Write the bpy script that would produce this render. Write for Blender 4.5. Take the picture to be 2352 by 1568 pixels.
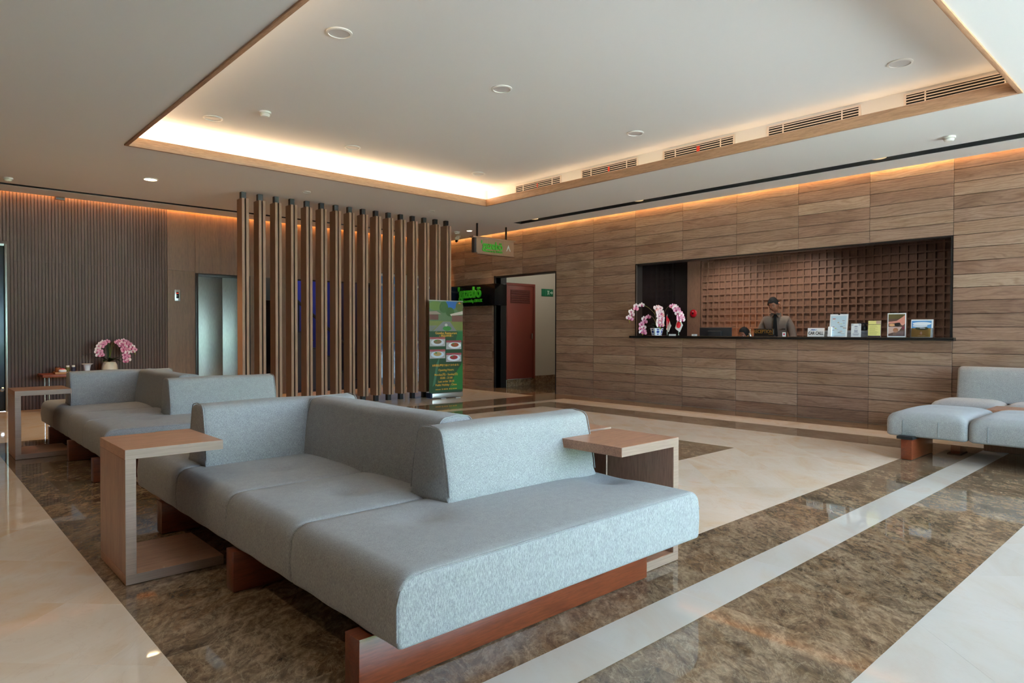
import bpy, bmesh, math, random
from mathutils import Vector, Matrix
random.seed(7)
for o in list(bpy.data.objects): bpy.data.objects.remove(o)
S = bpy.context.scene
C = S.collection

# ---------------------------------------------------------------- camera
F_PX, YAW, PIT, ROL, CAM_H = 1531.97, .7448, -.0141, .0013, 1.148
f0 = Vector((math.sin(YAW), math.cos(YAW), 0)); r0 = Vector((math.cos(YAW), -math.sin(YAW), 0)); u0 = Vector((0, 0, 1))
FW = f0*math.cos(PIT) + u0*math.sin(PIT); u2 = u0*math.cos(PIT) - f0*math.sin(PIT)
RT = r0*math.cos(ROL) + u2*math.sin(ROL); UP = u2*math.cos(ROL) - r0*math.sin(ROL)
cam = bpy.data.cameras.new('camera'); cam_o = bpy.data.objects.new('camera', cam); C.objects.link(cam_o)
m = Matrix.Identity(4)
for i in range(3):
    m[i][0] = RT[i]; m[i][1] = UP[i]; m[i][2] = -FW[i]
m[2][3] = CAM_H
cam_o.matrix_world = m
cam.sensor_width = 36; cam.lens = F_PX/2352*36; cam.clip_start = .02
S.camera = cam_o

# ---------------------------------------------------------------- world, daylight, exposure
W = bpy.data.worlds.new('sky'); S.world = W; W.use_nodes = True
bg = W.node_tree.nodes['Background']
bg.inputs[0].default_value = (.62, .81, 1.0, 1); bg.inputs[1].default_value = 10.0
S.view_settings.view_transform = 'Standard'; S.view_settings.look = 'None'
S.view_settings.exposure = 1.08; S.view_settings.gamma = 1
try: S.view_settings.use_curve_mapping = False
except Exception: pass
S.cycles.max_bounces = 10; S.cycles.diffuse_bounces = 6; S.cycles.glossy_bounces = 4
S.cycles.transparent_max_bounces = 12; S.cycles.sample_clamp_indirect = 6
S.cycles.caustics_reflective = False; S.cycles.caustics_refractive = False
# sun high over the far side of the building: it lights the paved forecourt, not the lobby
sun = bpy.data.lights.new('sun', 'SUN'); sun.energy = 230; sun.angle = .02; sun.color = (1, .985, .97)
sun_o = bpy.data.objects.new('sun', sun); C.objects.link(sun_o); sun_o.rotation_euler = (math.radians(-18), math.radians(35), 0)
FAC_Y = -3.0                       # glazed street front behind the camera
WIN_X0, WIN_X1, WIN_Z0, WIN_Z1 = 1.2, 8.9, .08, 3.08

def area(name, loc, sx, sy, power, col, rot=(0, 0, 0), portal=False, spread=None):
    l = bpy.data.lights.new(name, 'AREA'); l.shape = 'RECTANGLE'; l.size = sx; l.size_y = sy
    l.energy = power; l.color = col
    if spread: l.spread = spread
    o = bpy.data.objects.new(name, l); C.objects.link(o); o.location = loc; o.rotation_euler = rot
    if portal: l.cycles.is_portal = True
    return o
# light portal in the glazed front (only guides the sky light, adds none)
area('window_portal', ((WIN_X0+WIN_X1)/2, FAC_Y-.06, (WIN_Z0+WIN_Z1)/2), WIN_X1-WIN_X0, WIN_Z1-WIN_Z0, 1, (1, 1, 1), (math.radians(90), 0, 0), True)

# ---------------------------------------------------------------- materials
def lin(c):
    out = []
    for v in c:
        v = v/255
        out.append(v/12.92 if v <= .04045 else ((v+.055)/1.055)**2.4)
    return (*out, 1)
MATS = {}
def new_mat(name):
    mt = bpy.data.materials.new(name); mt.use_nodes = True
    nt = mt.node_tree; b = nt.nodes['Principled BSDF']; MATS[name] = mt
    return mt, nt, b
def plain(name, c, rough=.5, metal=0, coat=0, emit=None, es=0, spec=.5):
    mt, nt, b = new_mat(name)
    b.inputs['Base Color'].default_value = lin(c); b.inputs['Roughness'].default_value = rough
    b.inputs['Metallic'].default_value = metal; b.inputs['Coat Weight'].default_value = coat
    b.inputs['Specular IOR Level'].default_value = spec
    if emit: b.inputs['Emission Color'].default_value = lin(emit); b.inputs['Emission Strength'].default_value = es
    return mt
def nodes(nt, *types): return [nt.nodes.new('ShaderNode'+t) for t in types]
def coords(nt, scale, rnd=30.0, rot=(0, 0, 0)):
    tc, mp, oi, ml, ad = nodes(nt, 'TexCoord', 'Mapping', 'ObjectInfo', 'VectorMath', 'VectorMath')
    ml.operation = 'SCALE'; ml.inputs[3].default_value = rnd
    cb = nt.nodes.new('ShaderNodeCombineXYZ')
    m2 = nt.nodes.new('ShaderNodeMath'); m2.operation = 'MULTIPLY'; m2.inputs[1].default_value = 3.7
    nt.links.new(oi.outputs['Random'], cb.inputs[0]); nt.links.new(oi.outputs['Random'], m2.inputs[0])
    nt.links.new(m2.outputs[0], cb.inputs[1]); nt.links.new(oi.outputs['Random'], cb.inputs[2])
    nt.links.new(cb.outputs[0], ml.inputs[0])
    nt.links.new(tc.outputs['Object'], ad.inputs[0]); nt.links.new(ml.outputs[0], ad.inputs[1])
    ad.operation = 'ADD'
    nt.links.new(ad.outputs[0], mp.inputs['Vector'])
    mp.inputs['Scale'].default_value = scale; mp.inputs['Rotation'].default_value = rot
    return mp.outputs[0], oi
def noise(nt, vec, scale, detail=4, rough=.5, dist=0):
    n = nt.nodes.new('ShaderNodeTexNoise'); n.inputs['Scale'].default_value = scale; n.inputs['Detail'].default_value = detail
    n.inputs['Roughness'].default_value = rough; n.inputs['Distortion'].default_value = dist
    nt.links.new(vec, n.inputs['Vector']); return n.outputs['Fac']
def ramp(nt, fac, stops):
    r = nt.nodes.new('ShaderNodeValToRGB'); el = r.color_ramp.elements
    while len(el) > 1: el.remove(el[-1])
    el[0].position = stops[0][0]; el[0].color = lin(stops[0][1])
    for p, c in stops[1:]:
        e = el.new(p); e.color = lin(c)
    nt.links.new(fac, r.inputs[0]); return r.outputs[0]
def mix(nt, fac, a, b, mode='MIX'):
    n = nt.nodes.new('ShaderNodeMix'); n.data_type = 'RGBA'; n.blend_type = mode
    if isinstance(fac, (int, float)): n.inputs[0].default_value = fac
    else: nt.links.new(fac, n.inputs[0])
    for s, v in ((6, a), (7, b)):
        if isinstance(v, tuple): n.inputs[s].default_value = v
        else: nt.links.new(v, n.inputs[s])
    return n.outputs[2]
def vary(nt, oi, col, amt):
    h = nt.nodes.new('ShaderNodeHueSaturation'); mr = nt.nodes.new('ShaderNodeMapRange')
    mr.inputs[3].default_value = 1-amt; mr.inputs[4].default_value = 1+amt
    nt.links.new(oi.outputs['Random'], mr.inputs[0]); nt.links.new(mr.outputs[0], h.inputs['Value'])
    nt.links.new(col, h.inputs['Color']); return h.outputs[0]
def bump(nt, b, fac, strength, dist=.002):
    n = nt.nodes.new('ShaderNodeBump'); n.inputs['Strength'].default_value = strength; n.inputs['Distance'].default_value = dist
    nt.links.new(fac, n.inputs['Height']); nt.links.new(n.outputs[0], b.inputs['Normal'])
def wood(name, stops, grain_axis, rough=.45, fine=60, broad=3, stretch=12, amt=.08, rnd=30, dist=1.2, bmp=.15, coat=0, fm=.55):
    mt, nt, b = new_mat(name)
    sc = [1.0, 1.0, 1.0]; sc[grain_axis] = 1/stretch
    v, oi = coords(nt, sc, rnd)
    n1 = noise(nt, v, broad*4, 3, .55, dist); n2 = noise(nt, v, fine*4, 3, .6, .2)
    c1 = ramp(nt, n1, stops)
    dk = ramp(nt, n2, [(.25, (150, 140, 132)), (.6, (255, 255, 255))])
    c = mix(nt, fm, c1, dk, 'MULTIPLY')
    c = vary(nt, oi, c, amt)
    nt.links.new(c, b.inputs['Base Color']); b.inputs['Roughness'].default_value = rough
    b.inputs['Coat Weight'].default_value = coat
    bump(nt, b, n2, bmp, .001)
    return mt

# wall planks: broad cathedral grain running along Y
def plank_mat():
    mt, nt, b = new_mat('plank_oak')
    v, oi = coords(nt, (.3, .2, 1), 40)
    n0 = noise(nt, v, 5, 2, .5, .6)
    w = nt.nodes.new('ShaderNodeTexWave'); w.wave_type = 'BANDS'; w.bands_direction = 'Z'
    w.inputs['Scale'].default_value = 9; w.inputs['Distortion'].default_value = 18; w.inputs['Detail'].default_value = 2
    w.inputs['Detail Scale'].default_value = .9; w.inputs['Detail Roughness'].default_value = .5
    nt.links.new(v, w.inputs['Vector'])
    n2 = noise(nt, v, 90, 3, .6, .1)
    tone = ramp(nt, oi.outputs['Random'], [(0, (130, 104, 89)), (.2, (162, 138, 119)), (.4, (142, 115, 98)), (.6, (172, 150, 131)), (.8, (148, 120, 103)), (1, (164, 143, 127))])
    blo = ramp(nt, n0, [(.3, (205, 192, 182)), (.5, (255, 252, 250)), (.7, (226, 212, 200))])
    gr = ramp(nt, w.outputs['Fac'], [(0, (205, 190, 178)), (.2, (238, 230, 224)), (.5, (255, 255, 255)), (1, (255, 252, 248))])
    c = mix(nt, .9, tone, blo, 'MULTIPLY'); c = mix(nt, .6, c, gr, 'MULTIPLY')
    fn = ramp(nt, n2, [(.3, (205, 196, 190)), (.6, (255, 255, 255))])
    c = mix(nt, .4, c, fn, 'MULTIPLY')
    nt.links.new(c, b.inputs['Base Color']); b.inputs['Roughness'].default_value = .5
    bump(nt, b, n2, .08, .001)
plank_mat()
wood('slat_walnut', [(.2, (76, 52, 41)), (.55, (86, 60, 48)), (.85, (81, 56, 44))], 2, .55, 60, 3, 30, .07, bmp=.02, fm=.2)
wood('veneer_walnut', [(.2, (96, 68, 48)), (.5, (124, 90, 62)), (.85, (106, 75, 52))], 2, .42, 40, 3, 16, .04)
wood('fin_oak', [(.2, (134, 100, 78)), (.5, (150, 114, 90)), (.85, (141, 106, 83))], 2, .55, 50, 4, 30, .03, bmp=.02, fm=.3)
wood('coffer_oak', [(.2, (150, 112, 84)), (.5, (182, 142, 110)), (.85, (165, 124, 94))], 0, .5, 40, 3, 14, .04)
wood('coffer_oak_y', [(.2, (150, 112, 84)), (.5, (182, 142, 110)), (.85, (165, 124, 94))], 1, .5, 40, 3, 14, .04)
wood('table_oak', [(.2, (162, 116, 92)), (.5, (186, 138, 110)), (.85, (172, 126, 100))], 0, .38, 40, 3, 14, .03)
wood('table_oak_v', [(.2, (150, 112, 94)), (.5, (174, 136, 116)), (.85, (160, 122, 104))], 2, .42, 40, 3, 14, .03)
wood('table_edge', [(.2, (132, 107, 92)), (.5, (150, 124, 108)), (.85, (140, 115, 99))], 0, .5, 60, 6, 40, .03, bmp=.02, fm=.35)
wood('plinth_teak', [(.2, (84, 36, 20)), (.5, (122, 58, 33)), (.85, (100, 44, 24))], 0, .3, 40, 4, 10, .05, coat=.2)
wood('side_table_mahogany', [(.2, (98, 46, 28)), (.5, (130, 66, 40)), (.85, (110, 52, 32))], 0, .35, 40, 4, 10, .03)
wood('lattice_walnut', [(.2, (118, 88, 72)), (.5, (134, 102, 85)), (.85, (124, 94, 78))], 2, .5, 50, 3, 14, .03, bmp=.03)

def marble(name, kind):
    mt, nt, b = new_mat(name)
    v, oi = coords(nt, (1, 1, 1), 25, (0, 0, .75))
    mp = nt.nodes.new('ShaderNodeMapping'); mp.inputs['Scale'].default_value = (1, .5, 1); nt.links.new(v, mp.inputs[0]); v = mp.outputs[0]
    def vein(src, stops):
        ab = nt.nodes.new('ShaderNodeMath'); ab.operation = 'SUBTRACT'; ab.inputs[1].default_value = .5; nt.links.new(src, ab.inputs[0])
        aa = nt.nodes.new('ShaderNodeMath'); aa.operation = 'ABSOLUTE'; nt.links.new(ab.outputs[0], aa.inputs[0])
        return ramp(nt, aa.outputs[0], stops)
    if kind == 'brown':
        n1 = noise(nt, v, 2.6, 8, .6, 1.0); n2 = noise(nt, v, 11, 10, .74, 1.4); n3 = noise(nt, v, 6.5, 9, .66, 2.2); n4 = noise(nt, v, 46, 6, .72, .6)
        c = ramp(nt, n1, [(.30, (124, 104, 86)), (.42, (152, 128, 102)), (.5, (172, 149, 124)), (.58, (148, 120, 92)), (.68, (168, 146, 124)), (.8, (144, 128, 115))])
        sp = ramp(nt, n2, [(.34, (72, 62, 54)), (.45, (150, 138, 128)), (.53, (226, 218, 210)), (.66, (255, 255, 255))])
        c = mix(nt, .68, c, sp, 'MULTIPLY')
        s4 = ramp(nt, n4, [(.36, (120, 112, 106)), (.5, (215, 210, 206)), (.62, (255, 255, 255))]); c = mix(nt, .55, c, s4, 'MULTIPLY')
        c = mix(nt, vein(n3, [(0, (150, 150, 150)), (.014, (50, 50, 50)), (.05, (0, 0, 0))]), c, lin((206, 184, 152)))
        li = ramp(nt, n2, [(.56, (0, 0, 0)), (.70, (110, 110, 110))]); c = mix(nt, li, c, lin((186, 158, 124)))
        pa = ramp(nt, n1, [(.55, (0, 0, 0)), (.68, (80, 80, 80))]); c = mix(nt, pa, c, lin((166, 112, 58)))
        amt = .06
    else:
        n1 = noise(nt, v, 2.0, 7, .6, 1.0); n3 = noise(nt, v, 4.0, 9, .6, 1.6)
        if kind == 'cream': c = ramp(nt, n1, [(.28, (222, 190, 156)), (.42, (226, 204, 182)), (.55, (230, 213, 196)), (.66, (226, 200, 174)), (.8, (224, 188, 158))]); vc = (186, 152, 126)
        else: c = ramp(nt, n1, [(.3, (196, 180, 165)), (.48, (201, 192, 182)), (.6, (203, 195, 187)), (.78, (200, 178, 156))]); vc = (186, 172, 160)
        c = mix(nt, vein(n3, [(0, (120, 120, 120)), (.006, (45, 45, 45)), (.03, (0, 0, 0))]), c, lin(vc))
        amt = .025
    c = vary(nt, oi, c, amt)
    nt.links.new(c, b.inputs['Base Color'])
    b.inputs['Roughness'].default_value = .035; b.inputs['Specular IOR Level'].default_value = .5
marble('marble_brown', 'brown'); marble('marble_cream', 'cream'); marble('marble_pale', 'pale')

def fabric():
    mt, nt, b = new_mat('sofa_linen')
    v, oi = coords(nt, (1, 1, 1), 5)
    mp = nt.nodes.new('ShaderNodeMapping'); mp.inputs['Scale'].default_value = (1, 1, .14); nt.links.new(v, mp.inputs[0])
    mp2 = nt.nodes.new('ShaderNodeMapping'); mp2.inputs['Scale'].default_value = (.3, 1, 1); nt.links.new(v, mp2.inputs[0])
    n1 = noise(nt, mp.outputs[0], 700, 2, .6); n2 = noise(nt, mp2.outputs[0], 600, 2, .6); n3 = noise(nt, v, 30, 3, .6)
    c1 = ramp(nt, n1, [(.32, (130, 131, 133)), (.5, (160, 160, 161)), (.68, (187, 186, 185))])
    c2 = ramp(nt, n2, [(.3, (200, 200, 200)), (.6, (255, 255, 255))])
    c = mix(nt, .5, c1, c2, 'MULTIPLY')
    c3 = ramp(nt, n3, [(.3, (232, 232, 232)), (.65, (255, 255, 255))])
    c = mix(nt, .5, c, c3, 'MULTIPLY')
    nt.links.new(c, b.inputs['Base Color']); b.inputs['Roughness'].default_value = .9
    b.inputs['Sheen Weight'].default_value = .12; b.inputs['Specular IOR Level'].default_value = .2
    bump(nt, b, n1, .18, .0008)
fabric()
plain('seam_thread', (118, 128, 134), .9)
plain('ceiling_white', (226, 224, 220), .9, spec=.2)
plain('plaster_white', (205, 200, 188), .85)
plain('grout', (176, 156, 138), .8)
plain('seal_grey', (150, 140, 130), .7)
plain('backing_dark', (44, 34, 28), .85)
plain('black_satin', (14, 14, 15), .4)
plain('black_matt', (10, 10, 11), .8)
plain('black_granite', (13, 13, 14), .25, coat=.3)
plain('black_glass', (8, 8, 10), .12, spec=.25)
plain('white_plastic', (225, 222, 215), .4)
plain('grille_white', (222, 208, 196), .5)
plain('chrome', (200, 202, 205), .15, 1)
plain('alu', (178, 178, 176), .35, .9)
plain('door_red', (122, 52, 40), .5)
plain('louvre_red', (88, 36, 28), .55)
plain('exit_green', (20, 120, 84), .5)
plain('paper_white', (232, 234, 238), .6)
plain('lamp_lens', (255, 244, 222), .5, emit=(255, 226, 178), es=14)
plain('lamp_lens_off', (205, 200, 196), .5)
plain('spot_cream', (214, 190, 150), .4, emit=(255, 220, 160), es=.35)
plain('led_red', (200, 40, 30), .4, emit=(255, 50, 30), es=1.5)
plain('sign_green', (46, 150, 22), .45)
plain('tag_red', (210, 60, 40), .5)
plain('bell_red', (176, 18, 34), .3, coat=.4)
plain('monitor_grey', (40, 44, 49), .45)
plain('gold', (190, 140, 60), .35, .8)
plain('skin', (152, 98, 72), .55); plain('hair', (14, 13, 14), .75, spec=.25)
plain('lips', (140, 80, 68), .5); plain('eye_dark', (22, 16, 14), .3); plain('eye_white', (215, 208, 200), .3)
plain('shirt_taupe', (128, 112, 100), .85); plain('tie_dark', (24, 28, 30), .7); plain('trousers', (30, 30, 32), .8)
plain('leaf_green', (30, 52, 26), .35); plain('stem_green', (104, 108, 48), .5); plain('bud_green', (150, 150, 40), .5)
plain('petal_white', (240, 224, 228), .6); plain('petal_pink', (226, 158, 190), .6); plain('petal_rose', (232, 176, 172), .6); plain('lip_magenta', (176, 40, 110), .5)
plain('pot_cream', (206, 196, 178), .35); plain('pot_blue', (34, 60, 140), .25); plain('pot_white', (214, 222, 234), .25)
plain('flag_red', (200, 24, 48), .8); plain('flag_white', (228, 226, 230), .8)
plain('blue_wall', (44, 48, 128), .7)
plain('stair_dark', (26, 22, 26), .6); plain('stair_tile', (62, 52, 58), .4)
plain('forecourt', (186, 186, 182), .9)
plain('hedge_green', (52, 84, 40), .9)
plain('plaster_warm', (140, 122, 106), .85); plain('wall_dark', (70, 52, 42), .8)

def steel():
    mt, nt, b = new_mat('brushed_steel')
    v, oi = coords(nt, (1, 1, 1), 5)
    mp = nt.nodes.new('ShaderNodeMapping'); mp.inputs['Scale'].default_value = (60, 60, 1.5); nt.links.new(v, mp.inputs[0])
    n1 = noise(nt, mp.outputs[0], 8, 3); n2 = noise(nt, v, 2.2, 2)
    c = ramp(nt, n1, [(.3, (132, 136, 134)), (.7, (160, 164, 161))])
    nt.links.new(c, b.inputs['Base Color']); b.inputs['Metallic'].default_value = 1
    b.inputs['Roughness'].default_value = .36
steel()
plain('steel_dark', (52, 60, 68), .3, .9)
def glass(name, tint, refl=.12):
    mt, nt, b = new_mat(name); nt.nodes.remove(b)
    t, g, mx, fr, out = nt.nodes.new('ShaderNodeBsdfTransparent'), nt.nodes.new('ShaderNodeBsdfGlossy'), nt.nodes.new('ShaderNodeMixShader'), nt.nodes.new('ShaderNodeFresnel'), nt.nodes['Material Output']
    t.inputs[0].default_value = tint; g.inputs['Roughness'].default_value = .02; fr.inputs[0].default_value = 1.45
    nt.links.new(fr.outputs[0], mx.inputs[0]); nt.links.new(t.outputs[0], mx.inputs[1]); nt.links.new(g.outputs[0], mx.inputs[2])
    nt.links.new(mx.outputs[0], out.inputs[0])
glass('clear_glass', (.93, .96, .97, 1)); glass('shade_tinted_glass', (.055, .065, .075, 1)); glass('acrylic', (.9, .92, .93, 1))  # dark tint of the street door pane stands in for shade outside

# ---------------------------------------------------------------- builders
def link(o, parent=None):
    C.objects.link(o)
    if parent: o.parent = parent
    return o
def mesh_obj(name, me, mat, parent=None, loc=(0, 0, 0), rot=(0, 0, 0)):
    if mat and not me.materials:
        for k in ([mat] if isinstance(mat, str) else mat): me.materials.append(MATS[k])
    o = bpy.data.objects.new(name, me); o.location = loc; o.rotation_euler = rot
    return link(o, parent)
def from_bm(name, bm, smooth=None):
    bmesh.ops.recalc_face_normals(bm, faces=bm.faces)
    me = bpy.data.meshes.new(name); bm.to_mesh(me); bm.free()
    if smooth is not None:
        me.shade_smooth(); me.set_sharp_from_angle(angle=math.radians(smooth))
    return me
def bm_box(bm, x0, x1, y0, y1, z0, z1, mi=0):
    vs = [bm.verts.new(p) for p in ((x0, y0, z0), (x1, y0, z0), (x1, y1, z0), (x0, y1, z0), (x0, y0, z1), (x1, y0, z1), (x1, y1, z1), (x0, y1, z1))]
    for q in ((0, 3, 2, 1), (4, 5, 6, 7), (0, 1, 5, 4), (1, 2, 6, 5), (2, 3, 7, 6), (3, 0, 4, 7)):
        f = bm.faces.new([vs[i] for i in q]); f.material_index = mi
def box_me(name, x0, x1, y0, y1, z0, z1, bev=0, seg=2):
    bm = bmesh.new(); bm_box(bm, x0, x1, y0, y1, z0, z1)
    if bev: bmesh.ops.bevel(bm, geom=bm.edges[:], offset=bev, segments=seg, profile=.5, affect='EDGES', clamp_overlap=True)
    return from_bm(name, bm, 40 if bev else None)
def box(name, x0, x1, y0, y1, z0, z1, mat, parent=None, bev=0, seg=2):
    return mesh_obj(name, box_me(name, x0, x1, y0, y1, z0, z1, bev, seg), mat, parent)
def lathe_me(name, prof, n=24, smooth=40, caps=True):
    bm = bmesh.new(); rings = []
    for r, z in prof:
        rings.append([bm.verts.new((r*math.cos(2*math.pi*i/n), r*math.sin(2*math.pi*i/n), z)) for i in range(n)])
    for a, b in zip(rings[:-1], rings[1:]):
        for i in range(n): bm.faces.new((a[i], a[(i+1) % n], b[(i+1) % n], b[i]))
    if caps:
        bm.faces.new(rings[0][::-1]); bm.faces.new(rings[-1])
    return from_bm(name, bm, smooth)
def tube_me(name, pts, rad, n=8, smooth=60):
    bm = bmesh.new(); rings = []; pts = [Vector(p) for p in pts]
    rs = rad if isinstance(rad, (list, tuple)) else [rad]*len(pts); ref = None
    for i, p in enumerate(pts):
        d = (pts[min(i+1, len(pts)-1)]-pts[max(i-1, 0)]).normalized()
        if ref is None:
            ref = d.cross(Vector((0, 0, 1)))
            if ref.length < .2: ref = d.cross(Vector((1, 0, 0)))
        a = (ref-d*ref.dot(d)).normalized(); ref = a; b = d.cross(a)
        rings.append([bm.verts.new(p+(a*math.cos(2*math.pi*k/n)+b*math.sin(2*math.pi*k/n))*rs[i]) for k in range(n)])
    for a, b in zip(rings[:-1], rings[1:]):
        for i in range(n): bm.faces.new((a[i], a[(i+1) % n], b[(i+1) % n], b[i]))
    bm.faces.new(rings[0][::-1]); bm.faces.new(rings[-1])
    return from_bm(name, bm, smooth)
def plate_me(name, axis, u0, u1, v0, v1, t0, t1, holes=()):
    """slab with rectangular holes; axis = thickness axis ('z': u=x v=y, 'x': u=y v=z, 'y': u=x v=z)"""
    us = sorted({u0, u1, *[h[0] for h in holes], *[h[1] for h in holes]}); us = [u for u in us if u0 <= u <= u1]
    vs = sorted({v0, v1, *[h[2] for h in holes], *[h[3] for h in holes]}); vs = [v for v in vs if v0 <= v <= v1]
    def P(u, v, t): return {'z': (u, v, t), 'x': (t, u, v), 'y': (u, t, v)}[axis]
    def solid(i, j):
        if i < 0 or j < 0 or i >= len(us)-1 or j >= len(vs)-1: return False
        cu, cv = (us[i]+us[i+1])/2, (vs[j]+vs[j+1])/2
        return not any(h[0] < cu < h[1] and h[2] < cv < h[3] for h in holes)
    bm = bmesh.new(); cache = {}
    def V(u, v, t):
        k = (u, v, t)
        if k not in cache: cache[k] = bm.verts.new(P(u, v, t))
        return cache[k]
    for i in range(len(us)-1):
        for j in range(len(vs)-1):
            if not solid(i, j): continue
            a, b, c, d = us[i], us[i+1], vs[j], vs[j+1]
            for t in (t0, t1): bm.faces.new((V(a, c, t), V(b, c, t), V(b, d, t), V(a, d, t)))
            for (di, dj, e) in ((-1, 0, ((a, c), (a, d))), (1, 0, ((b, c), (b, d))), (0, -1, ((a, c), (b, c))), (0, 1, ((a, d), (b, d)))):
                if not solid(i+di, j+dj):
                    (p, q), (r, s) = e
                    bm.faces.new((V(p, q, t0), V(r, s, t0), V(r, s, t1), V(p, q, t1)))
    return from_bm(name, bm)
def struct(o, label=None, cat=None):
    o['kind'] = 'structure'
    if label: o['label'] = label
    if cat: o['category'] = cat
    return o
def tag(o, label, cat, group=None):
    o['label'] = label; o['category'] = cat
    if group: o['group'] = group
    return o
def thing(name, label, cat, loc=(0, 0, 0), rz=0, group=None):
    o = bpy.data.objects.new(name, None); o.location = loc; o.rotation_euler = (0, 0, rz); o.empty_display_size = .1
    C.objects.link(o); return tag(o, label, cat, group)
def copy_tree(o, parent=None):
    c = o.copy(); C.objects.link(c); c.parent = parent
    for ch in o.children: copy_tree(ch, c)
    return c
FACE_X = Matrix(((0, 0, -1, 0), (-1, 0, 0, 0), (0, 1, 0, 0), (0, 0, 0, 1)))   # text plane whose normal looks along -X
FACE_Y = Matrix(((1, 0, 0, 0), (0, 0, -1, 0), (0, 1, 0, 0), (0, 0, 0, 1)))    # normal looks along -Y
def text_me(s, size, extrude=.0006, align='CENTER', bold=0, sx=1.0):
    cu = bpy.data.curves.new('t', 'FONT'); cu.body = s; cu.size = size; cu.extrude = extrude; cu.align_x = align; cu.align_y = 'CENTER'
    cu.resolution_u = 3; cu.offset = bold
    o = bpy.data.objects.new('t', cu); C.objects.link(o)
    me = bpy.data.meshes.new_from_object(o.evaluated_get(bpy.context.evaluated_depsgraph_get()))
    bpy.data.objects.remove(o); bpy.data.curves.remove(cu); me.name = 'lettering'
    if sx != 1.0: me.transform(Matrix.Diagonal((sx, 1, 1, 1)))
    return me
def text(name, s, size, mat, parent, face, pos, extrude=.0006, align='CENTER', bold=0, sx=1.0):
    me = text_me(s, size, extrude, align, bold, sx); me.transform(face); me.materials.clear()
    return mesh_obj(name, me, mat, parent, pos)
def poly_me(name, pts, th):
    """flat printed shape in the local XY plane with thickness th"""
    bm = bmesh.new(); n = len(pts)
    a = [bm.verts.new((x, y, 0)) for x, y in pts]; b = [bm.verts.new((x, y, th)) for x, y in pts]
    bm.faces.new(a[::-1]); bm.faces.new(b)
    for i in range(n): bm.faces.new((a[i], a[(i+1) % n], b[(i+1) % n], b[i]))
    return from_bm(name, bm)
def print_shape(name, pts, mat, parent, face, pos, th=.0005):
    me = poly_me(name, pts, th); me.transform(face); return mesh_obj(name, me, mat, parent, pos)
def rect(x0, x1, y0, y1): return [(x0, y0), (x1, y0), (x1, y1), (x0, y1)]
def ell(cx, cy, rx, ry, n=18): return [(cx+rx*math.cos(2*math.pi*i/n), cy+ry*math.sin(2*math.pi*i/n)) for i in range(n)]
_pc = {}
def pm(c, rough=.6):
    if c not in _pc: _pc[c] = 'print_%02x%02x%02x' % c; plain(_pc[c], c, rough)
    return _pc[c]

# ---------------------------------------------------------------- key dimensions (metres)
ZC = 3.148                     # lower ceiling
XW = 9.02                      # face of the plank wall
YS = 11.95                     # face of the slat wall
CX0, CX1, CY0, CY1 = 1.80, 6.88, 1.215, 8.07      # coffer opening
TR = .17                       # light trough behind the coffer board
ZT = 3.43                      # coffer ceiling
RX0, RX1, RY0, RY1 = -2.6, 9.2, FAC_Y, 12.1

# ---------------------------------------------------------------- floor
floor = struct(mesh_obj('floor', box_me('floor', RX0, 12.3, FAC_Y, 14.6, -.2, -.012), 'grout'), 'polished marble lobby floor in brown and cream bands', 'floor')
def clip_rect(poly, x0, x1, y0, y1):
    for ax, lim, sg in ((0, x0, 1), (0, x1, -1), (1, y0, 1), (1, y1, -1)):
        out = []
        for i, p in enumerate(poly):
            q = poly[(i+1) % len(poly)]
            dp, dq = sg*(p[ax]-lim), sg*(q[ax]-lim)
            if dp >= 0: out.append(p)
            if (dp >= 0) != (dq >= 0):
                t = dp/(dp-dq); out.append((p[0]+(q[0]-p[0])*t, p[1]+(q[1]-p[1])*t))
        poly = out
        if not poly: return []
    return poly
def area2(p): return abs(sum(p[i][0]*p[(i+1) % len(p)][1]-p[(i+1) % len(p)][0]*p[i][1] for i in range(len(p))))/2
TILES = []
def lay(mat, x0, x1, y0, y1, size, diag=None, off=(0, 0), sy=None):
    g = .0002
    if diag:
        s = size; u0_ = off[0]; v0_ = off[1]; r2 = math.sqrt(2)
        for a in range(-40, 60):
            for b_ in range(-40, 40):
                u, v = u0_+a*s, v0_+b_*s           # u along (1,1)/r2, v along (1,-1)/r2
                cs = [(u+g, v+g), (u+s-g, v+g), (u+s-g, v+s-g), (u+g, v+s-g)]
                p = clip_rect([((q[0]+q[1])/r2, (q[0]-q[1])/r2) for q in cs], x0+g, x1-g, y0+g, y1-g)
                if len(p) > 2 and area2(p) > .0004: TILES.append((mat, p))
    else:
        sx_, sy_ = (size, sy or 99)
        ii = range(math.floor((x0-off[0])/sx_)-1, math.ceil((x1-off[0])/sx_)+1)
        jj = range(math.floor((y0-off[1])/sy_)-1, math.ceil((y1-off[1])/sy_)+1)
        for i in ii:
            for j in jj:
                a, b_, c, d = max(x0, off[0]+i*sx_), min(x1, off[0]+(i+1)*sx_), max(y0, off[1]+j*sy_), min(y1, off[1]+(j+1)*sy_)
                if b_-a > .004 and d-c > .004: TILES.append((mat, rect(a+g, b_-g, c+g, d-g)))
D, K, P_L = 'marble_brown', 'marble_cream', 'marble_pale'
T = .63
R2 = math.sqrt(2)
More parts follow.
